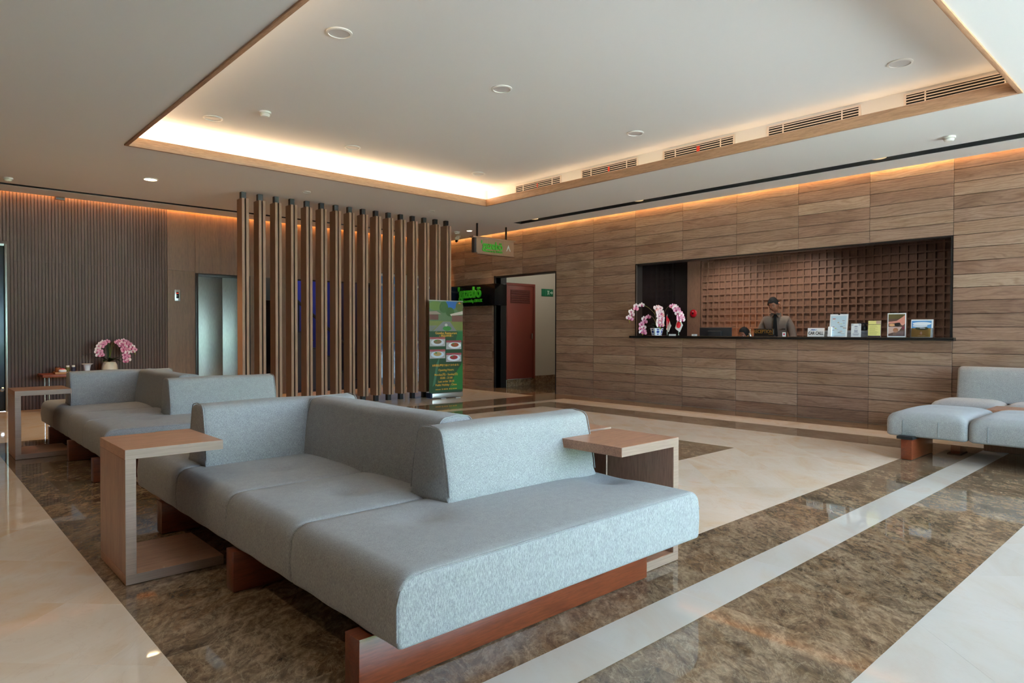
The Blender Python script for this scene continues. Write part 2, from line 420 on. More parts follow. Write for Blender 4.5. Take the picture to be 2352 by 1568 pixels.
# outer cream field, laid diagonally
lay(K, -.1, .688, 1.7, 12.0, .5, True, (3.146/R2, 0)); lay(P_L, 1.3, 9.0, -.2, .842, .5, True, (3.146/R2, 0))
lay(K, .688, 8.47, 8.6, 12.0, .625, True, (0, 1.876/R2))
TILES.append((K, rect(RX0, -.1, FAC_Y, 12.0))); TILES.append((K, rect(-.1, 1.3, FAC_Y, 1.7-.9))); TILES.append((K, rect(-.1, .688, .8, 1.7)))
TILES.append((P_L, rect(1.3, 9.0, FAC_Y, -.2))); TILES.append((K, rect(.688, 1.3, .8, .842)))
# brown outer band, cream stripe, brown inner band
def ring(mat, xa, xb, ya, yb, wl, wr, wf, wb, t=T):
    lay(mat, xa, xa+wl, ya, yb, 99, off=(-50, .02), sy=t); lay(mat, xb-wr, xb, ya, yb, 99, off=(-50, .02), sy=t)
    lay(mat, xa+wl, xb-wr, ya, ya+wf, t, off=(.015, -50), sy=99); lay(mat, xa+wl, xb-wr, yb-wb, yb, t, off=(.015, -50), sy=99)
lay(D, .688, 8.47, .842, 1.449, T, off=(.015, -50), sy=99); lay(D, .688, 7.34, 1.66, 2.06, T, off=(.015, -50), sy=99)
lay(D, .688, 1.34, 2.06, 8.6, 99, off=(-50, .02), sy=T); lay(D, 8.47, 9.02, .842, 8.6, 99, off=(-50, .02), sy=T)
lay(D, 1.34, 8.47, 7.86, 8.6, T, off=(.015, -50), sy=99)
lay(D, 8.47, 9.02, 8.6, 12.0, 99, off=(-50, .02), sy=T)
lay(P_L, .688, 7.93, 1.449, 1.66, T, off=(.015, -50), sy=99); lay(K, 7.93, 8.47, 1.449, 7.86, 99, off=(-50, .02), sy=T)
lay(K, 1.34, 1.55, 2.06, 7.86, 99, off=(-50, .02), sy=T); lay(K, 1.55, 7.93, 7.65, 7.86, T, off=(.015, -50), sy=99)
lay(D, 1.55, 1.95, 2.06, 7.65, 99, off=(-50, .02), sy=T); lay(D, 7.34, 7.93, 1.66, 7.65, 99, off=(-50, .02), sy=T)
lay(D, 1.95, 7.34, 7.25, 7.65, T, off=(.015, -50), sy=99)
# inner cream field with a brown frame
IX0, IX1, IY0, IY1 = 1.95, 7.34, 2.06, 7.25
FX0, FX1, FY0, FY1 = 3.2, 6.12, 3.37, 5.93
o_ = (0, 1.876/R2)
for r_ in ((IX0, FX0, IY0, IY1), (FX1, IX1, IY0, IY1), (FX0, FX1, IY0, FY0), (FX0, FX1, FY1, IY1), (FX0+.4, FX1-.4, FY0+.4, FY1-.4)): lay(K, *r_, .625, True, o_)
ring(D, FX0, FX1, FY0, FY1, .4, .4, .4, .4)
def shown(p):
    c = Vector((sum(q[0] for q in p)/len(p), sum(q[1] for q in p)/len(p), -CAM_H)); d = c.dot(FW)
    if d < .3: return 0
    px = 1176+F_PX*c.dot(RT)/d; py = 784-F_PX*c.dot(UP)/d
    if not (-350 < px < 2700 and py < 1900): return 0
    return area2(p)/d**3
TILES.sort(key=lambda t: -shown(t[1]))
def tile_bm(bm, p, mi=0, b=.00025):
    n = len(p); cx = sum(q[0] for q in p)/n; cy = sum(q[1] for q in p)/n
    lo = [bm.verts.new((x, y, -.012)) for x, y in p]; md = [bm.verts.new((x, y, -b*.6)) for x, y in p]
    hi = []
    for x, y in p:
        d = math.hypot(cx-x, cy-y) or 1; hi.append(bm.verts.new((x+(cx-x)/d*b, y+(cy-y)/d*b, 0)))
    f = bm.faces.new(hi); f.material_index = mi
    for A, B in ((lo, md), (md, hi)):
        for i in range(n):
            f = bm.faces.new((A[i], A[(i+1) % n], B[(i+1) % n], B[i])); f.material_index = mi
for mat, p in TILES[:295]:
    bm = bmesh.new(); tile_bm(bm, p); mesh_obj('tile', from_bm('tile', bm), mat, floor)
bm = bmesh.new()
for mat, p in TILES[295:]: tile_bm(bm, p, 0 if mat == D else 1 if mat == K else 2)
o = mesh_obj('tile_field', from_bm('tile_field', bm), [D, K, P_L], floor); o['kind'] = 'stuff'
box('corridor_slab', 9.02, 12.2, 8.3, 10.4, -.012, 0, D, floor); box('stair_hall_slab', 5.3, 9.0, 12.0, 14.5, -.012, 0, D, floor)

# ---------------------------------------------------------------- ceiling
SL_R = (8.31, 8.52, -1.5, 9.0); SL_B = (-1.5, 7.35, 11.25, 11.39)     # black linear slots
ceil_holes = [(CX0, CX1, CY0, CY1), SL_R, SL_B]
ceiling = struct(mesh_obj('ceiling', plate_me('ceiling', 'z', RX0, 8.965, RY0, 11.90, ZC, ZC+.06, ceil_holes), 'ceiling_white'), 'white ceiling with a recessed lit coffer', 'ceiling')
def cpart(name, *a, mat='ceiling_white'): return box(name, *a, mat, ceiling)
mesh_obj('cove_cap', plate_me('cove_cap', 'z', RX0, 9.25, RY0, 12.15, 3.50, 3.56, []), 'ceiling_white', ceiling)
# coffer: upper ceiling, its side walls, trough floors (ceiling plate), oak boards
ux0, ux1, uy0, uy1 = CX0-TR, CX1+TR, CY0-TR, CY1+TR
cpart('coffer_ceiling', ux0-.05, ux1+.05, uy0-.05, uy1+.05, ZT, ZT+.05)
for a in ((ux0-.05, ux0, uy0-.05, uy1+.05), (ux1, ux1+.05, uy0-.05, uy1+.05), (ux0, ux1, uy0-.05, uy0), (ux0, ux1, uy1, uy1+.05)): cpart('coffer_side', *a, ZC+.06, ZT)
zb0, zb1, tb = ZC-.015, ZC+.09, .035
box('coffer_board', CX0, CX1, CY0, CY0+tb, zb0, zb1, 'coffer_oak', ceiling, .002); box('coffer_board', CX0, CX1, CY1-tb, CY1, zb0, zb1, 'coffer_oak', ceiling, .002)
box('coffer_board', CX0, CX0+tb, CY0+tb, CY1-tb, zb0, zb1, 'coffer_oak_y', ceiling, .002); box('coffer_board', CX1-tb, CX1, CY0+tb, CY1-tb, zb0, zb1, 'coffer_oak_y', ceiling, .002)
# black slot channels
for (a, b_, c, d) in (SL_R, SL_B):
    bm = bmesh.new(); bm_box(bm, a-.01, b_+.01, c-.01, d+.01, ZC+.06, ZC+.2)
    bm.faces.ensure_lookup_table()
    bmesh.ops.delete(bm, geom=[f for f in bm.faces if f.normal.z < -.5 or abs(f.calc_center_median().z-(ZC+.06)) < 1e-4], context='FACES')
    mesh_obj('slot_channel', from_bm('slot_channel', bm), 'black_matt', ceiling)
    for e in ((a, a+.004, c, d), (b_-.004, b_, c, d), (a+.004, b_-.004, c, c+.004), (a+.004, b_-.004, d-.004, d)):
        box('slot_lip', *e, ZC+.002, ZC+.06, 'black_matt', ceiling)

# coffer cove light: warm strips lying in the trough, shining up
WARM = (1.0, .70, .43)
def strip(x, y, sx, sy, p): area('coffer_led_strip', (x, y, ZC+.075), sx, sy, p, WARM, (math.pi, 0, 0))
LED = 2.9
mx_, my_ = (CX0+CX1)/2, (CY0+CY1)/2
strip(mx_, CY1+TR*.45, CX1-CX0, .03, LED*5*1.5); strip(CX1+TR*.45, my_, .03, CY1-CY0, LED*6.8*.13)
strip(CX0-TR*.45, my_, .03, CY1-CY0, LED*6.8*.5); strip(mx_, CY0-TR*.45, CX1-CX0, .03, LED*5*.2)
# wall-wash cove strips in the ceiling gaps
AMB = (1.0, .46, .13)
area('wall_wash_strip_back', (4.9, 11.925, ZC+.10), 8.2, .02, 52, AMB)
area('wall_wash_strip_right', (8.992, 5.4, ZC+.10), .02, 13, 42, (1.0, .54, .18))

# ---------------------------------------------------------------- plank wall (right)
PH, PL, PY = .1516, .9068, 2.232
OP_Y0, OP_Y1, OP_Z0, OP_Z1 = 2.235, 6.76, 1.06, 2.278       # reception opening
DR_Y0, DR_Y1, DR_Z1 = 8.585, 10.28, 2.278                    # passage opening
wall_r = struct(mesh_obj('wall_right', plate_me('wall_right', 'x', FAC_Y, 12.1, 0, 3.5, XW+.012, XW+.14, [(OP_Y0, OP_Y1, OP_Z0, OP_Z1), (DR_Y0, DR_Y1, 0, DR_Z1)]), 'backing_dark'), 'wood plank wall with the reception opening', 'wall')
full = box_me('plank', 0, .012, -PL/2+.0016, PL/2-.0016, -PH/2+.002, PH/2-.002, .0025, 1); full.materials.append(MATS['plank_oak'])
def in_hole(y, z): return (OP_Y0 < y < OP_Y1 and OP_Z0 < z < OP_Z1) or (DR_Y0 < y < DR_Y1 and z < DR_Z1)
for k in range(-3, 11):
    for r_ in range(0, 22):
        y0, y1 = PY+PL*(k), PY+PL*(k+1); z0, z1 = r_*PH, (r_+1)*PH
        y1c = min(y1, 11.94); z1c = min(z1, 3.3)
        ym, zm = (y0+y1c)/2, (z0+z1)/2
        if y0 < .35 or y0 > 11.9: continue
        segs = [(y0, y1c)]
        if z0+.02 < DR_Z1 and y0 < DR_Y1 and y1c > DR_Y0:
            segs = [s for s in ((y0, min(y1c, DR_Y0)), (max(y0, DR_Y1), y1c)) if s[1]-s[0] > .01]
        elif OP_Z0 < zm < OP_Z1 and y0+.1 < OP_Y1 and y1c-.1 > OP_Y0: continue
        for a, b_ in segs:
            if abs(b_-a-PL) < .002 and z1c == z1:
                mesh_obj('plank', full, None, wall_r, (XW, ym, zm))
            else:
                h = (b_-a)/2; mesh_obj('plank', box_me('plank', 0, .012, -h+.0016, h-.0016, -PH/2+.0015, z1c-zm-.0015, .002, 1), 'plank_oak', wall_r, (XW, (a+b_)/2, zm))
box('plank_field', XW, XW+.012, FAC_Y, .4175, 0, 3.3, 'plank_oak', wall_r)
box('floor_seal', XW-.004, XW, -1, DR_Y0, .0005, .003, 'seal_grey', wall_r); box('floor_seal', XW-.004, XW, DR_Y1, 11.9, .0005, .003, 'seal_grey', wall_r)
# reception opening lining
t1 = struct(bpy.data.objects.new('trim_1', None), 'black metal lining of the reception opening', 'trim'); C.objects.link(t1)
box('lining', XW-.006, XW+.16, OP_Y0-.0, OP_Y0+.02, OP_Z0, OP_Z1, 'black_satin', t1); box('lining', XW-.006, XW+.16, OP_Y1-.02, OP_Y1, OP_Z0, OP_Z1, 'black_satin', t1)
box('lining', XW-.006, XW+.16, OP_Y0+.02, OP_Y1-.02, OP_Z1-.02, OP_Z1, 'black_satin', t1)
box('edge_glint', XW-.008, XW-.002, OP_Y1-.03, OP_Y1-.024, OP_Z0+.03, OP_Z1-.02, 'alu', t1)

# reception room behind the opening
BX = 10.57
lat = struct(mesh_obj('wall_reception', box_me('wall_reception', BX, BX+.1, .9, 6.9, 0, 2.7), 'lattice_walnut'), 'brown wooden lattice back wall of the reception', 'wall')
box('side_panel', BX-.03, BX, 6.485, 6.745, 0, 2.6, 'lattice_walnut', lat); box('shadow_gap', BX-.012, BX, 6.465, 6.485, 0, 2.6, 'backing_dark', lat)
sp = .1133; sz = .1166
vb = box_me('lattice_bar', -.027, 0, -.012, .012, 0, 2.3); vb.materials.append(MATS['lattice_walnut'])
yy = 5.793+.055-sp/2+.0; ys_ = []
k = 0
while True:
    y = 6.455-k*sp
    if y < 1.6: break
    mesh_obj('lattice_bar', vb, None, lat, (BX, y, .3)); k += 1
hb = box_me('lattice_rail', -.025, 0, 1.55, 6.455, -.012, .012); hb.materials.append(MATS['lattice_walnut'])
for r_ in range(-1, 13):
    z = 1.236-.0085+sz*r_
    if z < 2.62: mesh_obj('lattice_rail', hb, None, lat, (BX, 0, z))
wr2 = struct(box('wall_reception_side', XW+.16, BX+.1, 6.745, 6.85, 0, 2.7, 'black_glass'), 'black glass side wall of the reception room', 'wall')
for yv in (XW+.55, XW+1.05): box('glass_joint', yv, yv+.006, 6.742, 6.745, .0, 2.6, 'black_satin', wr2)
struct(box('wall_reception_end', XW+.14, BX+.1, .8, .9, 0, 2.7, 'wall_dark'), 'brown end wall of the reception room', 'wall')
struct(box('ceiling_reception', XW+.1, BX+.1, .8, 6.85, 2.62, 2.7, 'wall_dark'), 'dark ceiling over the reception desk', 'ceiling')

for yd, wd in ((5.9, 'at the bell end'), (4.6, 'above the shirted man'), (3.3, 'above the counter cards')):
    g = thing('desk_downlight', 'small recessed lamp in the reception ceiling '+wd, 'downlight', (9.8, yd, 2.62)); mesh_obj('trim_ring', lathe_me('trim_ring', [(.05, 0), (.05, -.006), (.04, -.008)], 18), 'white_plastic', g)
    l = bpy.data.lights.new('desk_downlight_beam', 'SPOT'); l.energy = 25 if yd > 4 else 5; l.color = (1, .88, .76); l.spot_size = math.radians(150); l.spot_blend = .6; l.shadow_soft_size = .02
    lo = bpy.data.objects.new('desk_downlight_beam', l); C.objects.link(lo); lo.location = (9.8, yd, 2.6)

# passage behind the right wall
pas = struct(mesh_obj('wall_passage', box_me('wall_passage', XW+.14, 12.2, 10.34, 10.44, 0, 2.9), 'plaster_white'), 'white plaster wall of the side passage', 'wall')
box('skirting', XW+.36, 10.19, 10.325, 10.34, 0, .15, D, pas); box('skirting', 10.19, 12.2, 10.30, 10.34, 0, .2, D, pas)
struct(box('wall_passage_end', 12.1, 12.2, 8.2, 10.34, 0, 2.9, 'plaster_white'), 'white end wall of the side passage', 'wall')
struct(box('wall_passage_side', XW+.14, 12.2, 8.2, 8.3, 0, 2.9, 'plaster_white'), 'white near side wall of the passage', 'wall')
struct(box('ceiling_passage', XW+.14, 12.2, 8.2, 10.44, 2.9, 2.96, 'plaster_white'), 'white ceiling of the side passage', 'ceiling')
jamb = struct(bpy.data.objects.new('trim_2', None), 'black frame of the passage opening', 'trim'); C.objects.link(jamb)
box('jamb', XW-.006, XW+.30, DR_Y1-.0, DR_Y1+.05, 0, DR_Z1+.02, 'black_satin', jamb); box('jamb', XW-.006, XW+.15, DR_Y0-.012, DR_Y0+.008, 0, DR_Z1, 'black_satin', jamb)
box('head', XW-.006, XW+.15, DR_Y0+.008, DR_Y1, DR_Z1-.02, DR_Z1+.01, 'black_satin', jamb)
d1 = struct(bpy.data.objects.new('door_1', None), 'rust red louvred service door in the passage', 'door'); C.objects.link(d1)
box('leaf', 9.37, 10.13, 10.31, 10.345, .16, 2.13, 'door_red', d1, .003)
box('door_frame', 9.33, 9.37, 10.30, 10.345, .15, 2.18, 'door_red', d1); box('door_frame', 10.13, 10.18, 10.30, 10.345, .15, 2.18, 'door_red', d1); box('door_frame', 9.37, 10.13, 10.30, 10.345, 2.13, 2.18, 'door_red', d1)
lv = box('louvre', 9.46, 10.03, 10.305, 10.31, 1.76, 2.04, 'louvre_red', d1)
for i in range(6):
    me = box_me('louvre_blade', 9.47, 10.02, -.012, .0, -.004, .004); ob = mesh_obj('louvre_blade', me, 'door_red', lv, (0, 10.304, 1.785+i*.045), (0, 0, 0))
box('handle', 10.07, 10.085, 10.28, 10.31, 1.0, 1.12, 'alu', d1, .003)
es = thing('exit_sign', 'small green running-man exit sign high on the white passage wall', 'sign', (10.59, 10.34, 2.02))
box('plate', -.18, .18, -.012, 0, -.08, .08, 'exit_green', es, .002)
for x in (-.06, .07): box('divider', x, x+.006, -.0135, -.012, -.07, .07, pm((90, 170, 140)), es)
print_shape('running_man', [(.0, -.05), (.018, -.05), (.028, -.01), (.045, -.045), (.06, -.04), (.04, .015), (.05, .03), (.062, .02), (.066, .03), (.045, .05), (.02, .04), (.0, .05), (-.01, .03), (.012, .022)], pm((200, 235, 220)), es, FACE_Y, (-.005, -.013, 0))
print_shape('arrow', [(-.05, -.012), (.0, -.012), (.0, -.04), (.045, 0), (.0, .04), (.0, .012), (-.05, .012)], pm((200, 235, 220)), es, FACE_Y, (.125, -.013, 0))
lamp = thing('added_passage_lamp', 'round white lamp added out of view to brighten the side passage', 'lamp', (10.3, 9.2, 2.9))  # unseen lamp, added to brighten the white passage wall
mesh_obj('lamp_body', lathe_me('lamp_body', [(.1, -.05), (.11, 0)], 20), 'white_plastic', lamp)
pl = bpy.data.lights.new('added_passage_fill', 'POINT'); pl.energy = 7; pl.color = (1, .93, .82); pl.shadow_soft_size = .08
po = bpy.data.objects.new('added_passage_fill', pl); po.location = (10.3, 9.2, 2.78); C.objects.link(po)

# ---------------------------------------------------------------- slat wall (back)
EL0, EL1, ELZ = 3.735, 4.63, 2.12
ST0, ST1, STZ = 5.54, 7.12, 2.12
GD0, GD1, GDZ = 7.27, 8.75, 2.36
SD0, SD1, SDZ = .02, 1.165, 2.40
wall_b = struct(mesh_obj('wall_back', plate_me('wall_back', 'y', RX0, 9.16, 0, 3.5, YS+.03, YS+.16, [(EL0, EL1, 0, ELZ), (ST0, ST1, 0, STZ), (GD0, GD1, 0, GDZ), (SD0, SD1, 0, SDZ)]), 'backing_dark'), 'brown slatted and veneered back wall with the elevator', 'wall')
SX0, SX1, SZJ = 1.20, 3.285, 2.168
ns = 50; pit = (SX1-SX0)/ns
def slat(h):
    bm = bmesh.new(); w = pit*.41
    pr = [(-w, .014), (-w, .007), (-w*.8, .001), (0, 0), (w*.8, .001), (w, .007), (w, .014)]
    a = [bm.verts.new((x, y, .003)) for x, y in pr]; b_ = [bm.verts.new((x, y, h-.003)) for x, y in pr]
    n = len(pr); bm.faces.new(a); bm.faces.new(b_[::-1])
    for i in range(n): bm.faces.new((a[i], a[(i+1) % n], b_[(i+1) % n], b_[i]))
    me = from_bm('slat', bm, 50); me.materials.append(MATS['slat_walnut']); return me
lo_s, hi_s = slat(SZJ), slat(3.44-SZJ)
for i in range(ns):
    x = SX0+pit*(i+.5); mesh_obj('slat', lo_s, None, wall_b, (x, YS, .0)); mesh_obj('slat', hi_s, None, wall_b, (x, YS, SZJ))
for i in range(30):
    x = SX0-pit*(i+.5)
    if x < -.1: break
    mesh_obj('slat', slat(3.44-2.44), None, wall_b, (x, YS, 2.44))
box('slat_ground', RX0, SX1, YS+.012, YS+.03, SDZ, 3.44, 'slat_walnut', wall_b); box('slat_ground', SX0-.03, SX1, YS+.012, YS+.03, 0, SDZ, 'slat_walnut', wall_b)
def veneer(x0, x1, z0, z1): box('veneer_panel', x0+.0015, x1-.0015, YS, YS+.03, z0+.0015, z1-.0015, 'veneer_walnut', wall_b, .001, 1)
veneer(3.285, 3.72, 0, 2.168); veneer(3.285, 3.72, 2.168, 3.44); veneer(3.72, 4.645, 2.14, 3.44)
veneer(4.645, 5.53, 0, 2.14); veneer(4.645, 5.53, 2.14, 3.44); veneer(5.53, 6.33, 2.14, 3.44); veneer(6.33, 7.13, 2.14, 3.44)
veneer(7.13, 7.26, 0, 3.44); veneer(7.26, 8.76, 2.37, 3.44); veneer(8.76, 9.02, 0, 3.44)
# elevator
d2 = struct(bpy.data.objects.new('door_2', None), 'brushed steel elevator door in a black frame', 'elevator'); C.objects.link(d2)
box('door_leaf', EL0+.03, (EL0+EL1)/2-.001, YS+.05, YS+.08, .005, ELZ-.03, 'brushed_steel', d2, .002); box('door_leaf', (EL0+EL1)/2+.001, EL1-.03, YS+.05, YS+.08, .005, ELZ-.03, 'brushed_steel', d2, .002)
box('door_frame', EL0-.015, EL0+.03, YS-.012, YS+.1, 0, ELZ+.02, 'black_satin', d2, .002); box('door_frame', EL1-.03, EL1+.015, YS-.012, YS+.1, 0, ELZ+.02, 'black_satin', d2, .002); box('door_frame', EL0+.03, EL1-.03, YS-.012, YS+.1, ELZ-.03, ELZ+.02, 'black_satin', d2, .002)
box('shaft_back', EL0, EL1, YS+.2, YS+.22, 0, 2.4, 'black_matt', d2)
cp = thing('call_panel', 'slim steel elevator call panel with a dark display left of the elevator', 'call panel', (3.435, YS-.001, 1.753))
box('plate', -.045, .045, -.012, 0, -.095, .095, 'alu', cp, .004); box('display', -.02, .02, -.014, -.012, -.05, .055, 'black_glass', cp, .001)
mesh_obj('call_button', lathe_me('call_button', [(.011, 0), (.009, .005)], 14), 'chrome', cp, (0, -.012, -.075), (math.pi/2, 0, 0)); box('arrow_light', -.016, .016, -.0145, -.014, .03, .036, 'led_red', cp)
ip = thing('indicator_column', 'tall black elevator indicator panel with red lights behind the wooden fins', 'panel', (4.88, YS-.001, 0))
box('column', -.14, .14, -.03, 0, .05, 1.72, 'black_glass', ip, .004); box('steel_cap', -.14, .14, -.03, 0, 1.725, 2.13, 'monitor_grey', ip, .004)
box('light_dot', -.03, -.005, -.032, -.03, 1.64, 1.665, 'led_red', ip); box('light_dot', -.03, -.005, -.032, -.03, 1.55, 1.575, 'led_red', ip)
# stair hall seen through the fins
sh = struct(box('wall_stair', 5.2, 7.3, 13.6, 13.7, 0, 3.2, 'blue_wall'), 'blue lit wall behind the staircase', 'wall')
struct(box('wall_stair_side', 5.1, 5.2, 12.1, 13.7, 0, 3.2, 'wall_dark'), 'dark side wall of the stair hall', 'wall'); struct(box('wall_stair_end', 7.15, 7.2, 12.1, 13.7, 0, 3.2, 'wall_dark'), 'dark end wall of the stair hall', 'wall')
struct(box('ceiling_stair', 5.1, 7.3, 12.1, 13.7, 3.2, 3.26, 'wall_dark'), 'dark ceiling of the stair hall', 'ceiling')
stair = thing('staircase', 'dark tiled staircase rising to the left behind the wooden fins', 'staircase', (7.1, 12.5, 0))
for i in range(9): box('step', -.2*(i+1), -.2*i, 0, .9, 0, .165*(i+1)-.02, 'stair_tile', stair); box('tread', -.2*(i+1)-.0, -.2*i+.02, -.01, .9, .165*(i+1)-.02, .165*(i+1), 'stair_dark', stair)
me = tube_me('handrail', [(.05, -.03, .62), (-.2*9, -.03, .62+.165*9.2)], .03); mesh_obj('handrail', me, 'stair_dark', stair)
for i in range(0, 9, 2): box('baluster', -.2*i-.11, -.2*i-.09, -.04, -.02, .165*(i+1), .165*(i+.9)+.6, 'stair_dark', stair)
area('stair_hall_lamp', (6.2, 13.0, 3.1), .6, .3, 7, (.45, .5, 1.0))
# glass street door at the far end
d3 = struct(bpy.data.objects.new('door_3', None), 'bright glazed street door behind the wooden fins', 'door'); C.objects.link(d3)
for x in (GD0, (GD0+GD1)/2-.025, GD1-.05): box('stile', x, x+.05, YS+.05, YS+.1, 0, GDZ, 'alu', d3)
for z in (0, .9, 2.1, GDZ-.05): box('rail', GD0+.05, GD1-.05, YS+.055, YS+.095, z, z+.05, 'alu', d3)
box('pane', GD0+.05, GD1-.05, YS+.072, YS+.078, .05, GDZ-.05, 'shade_tinted_glass', d3)
# steel service door at the far left
d4 = struct(bpy.data.objects.new('door_4', None), 'bluish steel door at the left end of the slats', 'door'); C.objects.link(d4)
box('leaf', SD0+.03, SD1-.03, YS+.0, YS+.05, .005, SDZ-.03, 'steel_dark', d4, .002)
box('door_frame', SD0, SD0+.03, YS-.015, YS+.1, 0, SDZ, 'brushed_steel', d4); box('door_frame', SD1-.03, SD1, YS-.03, YS+.1, 0, SDZ, 'brushed_steel', d4, .004); box('door_frame', SD0+.03, SD1-.03, YS-.015, YS+.1, SDZ-.03, SDZ, 'brushed_steel', d4)
mesh_obj('door_knob', lathe_me('door_knob', [(.012, 0), (.012, .03), (.03, .04), (.032, .055), (.02, .068)], 16), 'chrome', d4, (SD1-.07, YS, .32), (math.pi/2, 0, 0))

# ---------------------------------------------------------------- left wall and street front (outside the picture)
struct(box('wall_left', RX0-.1, RX0, FAC_Y, 12.1, 0, 3.5, 'plaster_warm'), 'beige left wall beside the lobby', 'wall')
wf = struct(mesh_obj('wall_front', plate_me('wall_front', 'y', RX0, 9.2, 0, 3.5, FAC_Y-.15, FAC_Y, [(WIN_X0, WIN_X1, WIN_Z0, WIN_Z1)]), 'plaster_white'), 'glazed street front wall', 'wall')
w1 = struct(bpy.data.objects.new('window_1', None), 'tall street window with slim aluminium mullions', 'window'); C.objects.link(w1)
nm = 5
for i in range(nm+1):
    x = WIN_X0+(WIN_X1-WIN_X0-.05)*i/nm; box('mullion', x, x+.05, FAC_Y-.1, FAC_Y-.03, WIN_Z0, WIN_Z1, 'alu', w1)
for i in range(nm):
    a = WIN_X0+(WIN_X1-WIN_X0-.05)*i/nm+.05; b_ = WIN_X0+(WIN_X1-WIN_X0-.05)*(i+1)/nm
    box('pane', a, b_, FAC_Y-.07, FAC_Y-.062, WIN_Z0, WIN_Z1, 'clear_glass', w1)
struct(box('forecourt', -30, 40, -40, FAC_Y-.15, -.3, -.12, 'forecourt'), 'pale paved forecourt outside', 'pavement')
struct(box('side_court', -30, RX0-.1, FAC_Y-.15, 30, -.3, -.12, 'forecourt'), 'pale paved court beside the building', 'pavement')
struct(box('back_court', 7.2, 30, 14.6, 40, -.3, -.12, 'forecourt'), 'pale paved court behind the street door', 'pavement')
hd = tag(box('hedge', -20, 30, -24, -22, -.12, 2.6, 'hedge_green'), 'long clipped green hedge across the forecourt', 'hedge')

# ---------------------------------------------------------------- air grilles in the coffer side
ord4 = ['nearest the coffer corner', 'second from the far coffer corner', 'third, in the middle of the row', 'fourth from the far coffer corner', 'nearest the right end of the coffer']
for i in range(5):
    y1 = 7.551-1.353*i; y0 = y1-.93
    g = thing('air_grille', 'white slotted air grille in the coffer side, '+ord4[i], 'air grille', (ux1, (y0+y1)/2, 3.335), 0, 'coffer air grilles')
    h = (y1-y0)/2
    box('backing', -.003, -.0005, -h, h, -.06, .06, 'black_matt', g)
    for a in ((-h-.02, h+.02, .055, .072), (-h-.02, h+.02, -.072, -.055)): box('frame', -.012, -.0005, a[0], a[1], a[2], a[3], 'grille_white', g)
    for a in ((-h-.02, -h), (h, h+.02)): box('frame', -.012, -.0005, a[0], a[1], -.055, .055, 'grille_white', g)
    for j in range(4): box('blade', -.011, -.003, -h, h, -.042+j*.026, -.034+j*.026, 'grille_white', g)
    for yy_ in (-h+.16, h-.16): box('mullion', -.0115, -.003, yy_-.006, yy_+.006, -.055, .055, 'grille_white', g)
    if i < 3: box('ribbon', -.014, -.0125, -.012-.012*i, .006, -.03, .03, 'tag_red', g)

# ---------------------------------------------------------------- ceiling lamps, discs, detectors
ring_me = lathe_me('trim_ring', [(.098, 0), (.098, -.008), (.082, -.012), (.082, -.003), (.098, 0)], 28, 40, False); ring_me.materials.append(MATS['white_plastic'])
disc_me = lathe_me('diffuser', [(.082, -.005), (.0822, -.0015)], 28); disc_me.materials.append(MATS['lamp_lens_off'])
spots = [((2.50, 4.66), 'nearest the left oak edge'), ((4.19, 4.69), 'in the middle of the coffer'), ((2.50, 7.43), 'in the far left coffer corner beside the detector'), ((4.16, 7.43), 'in the middle along the far glowing edge'),
         ((6.17, 7.41), 'in the far right coffer corner'), ((6.24, 4.69), 'along the grille side, in the middle'), ((6.26, 1.95), 'at the right end, above the last grille')]
for (x, y), w in spots:
    g = thing('coffer_downlight', 'round unlit white downlight '+w, 'downlight', (x, y, ZT), 0, 'coffer downlights'); mesh_obj('trim_ring', ring_me, None, g); mesh_obj('diffuser', disc_me, None, g)
def downlight(x, y, label, r=1.0, lit=True, e=0):
    g = thing('ceiling_downlight', label, 'downlight', (x, y, ZC)); g.scale = (r, r, 1); mesh_obj('trim_ring', ring_me, None, g)
    dm = lathe_me('diffuser', [(.082, -.006), (.0822, -.0015)], 28); mesh_obj('diffuser', dm, 'lamp_lens' if lit else 'lamp_lens_off', g)
    if e:
        l = bpy.data.lights.new('downlight_beam', 'SPOT'); l.energy = e; l.color = (1, .74, .46); l.spot_size = math.radians(100); l.spot_blend = .8; l.shadow_soft_size = .05
        lo = bpy.data.objects.new('downlight_beam', l); C.objects.link(lo); lo.location = (x, y, ZC-.03)
downlight(2.46, 9.666, 'round lit downlight in the lower ceiling left of the fins', .92, True, 110)
for yd, wd in ((.6, 'nearest the street front'), (3.6, 'beside the near sofa'), (6.6, 'beside the far sofa')): downlight(-.55, yd, 'round lit downlight over the left aisle, '+wd, .92, True, 14)
downlight(8.304, 10.25, 'small lit downlight beside the hanging green sign', .62, True, 30)
downlight(4.315, 9.013, 'small unlit recessed downlight above the left half of the fins', .6, False)
downlight(6.507, 9.025, 'small unlit recessed downlight above the right half of the fins', .6, False)
def detector(x, y, z, label, s=1.0):
    g = thing('smoke_detector', label, 'smoke detector', (x, y, z))
    mesh_obj('base', lathe_me('base', [(.062*s, 0), (.062*s, -.018*s), (.052*s, -.022*s)], 24), 'white_plastic', g)
    mesh_obj('sensor_head', lathe_me('sensor_head', [(.046*s, -.021*s), (.05*s, -.034*s), (.04*s, -.05*s), (.016*s, -.055*s)], 24), 'white_plastic', g)
    mesh_obj('sensor_slit', lathe_me('sensor_slit', [(.0475*s, -.0265*s), (.0475*s, -.029*s)], 24), pm((120, 118, 114)), g)
detector(2.83, 6.86, ZT, 'white smoke detector on the upper coffer ceiling', 1.0); detector(7.919, 2.006, ZC, 'white smoke detector by the black slot at upper right', .95)
detector(8.234, 10.551, ZC, 'white smoke detector on the ceiling left of the hanging sign', .95); detector(1.078, 10.856, ZC, 'white smoke detector on the ceiling at the far left edge', .95)
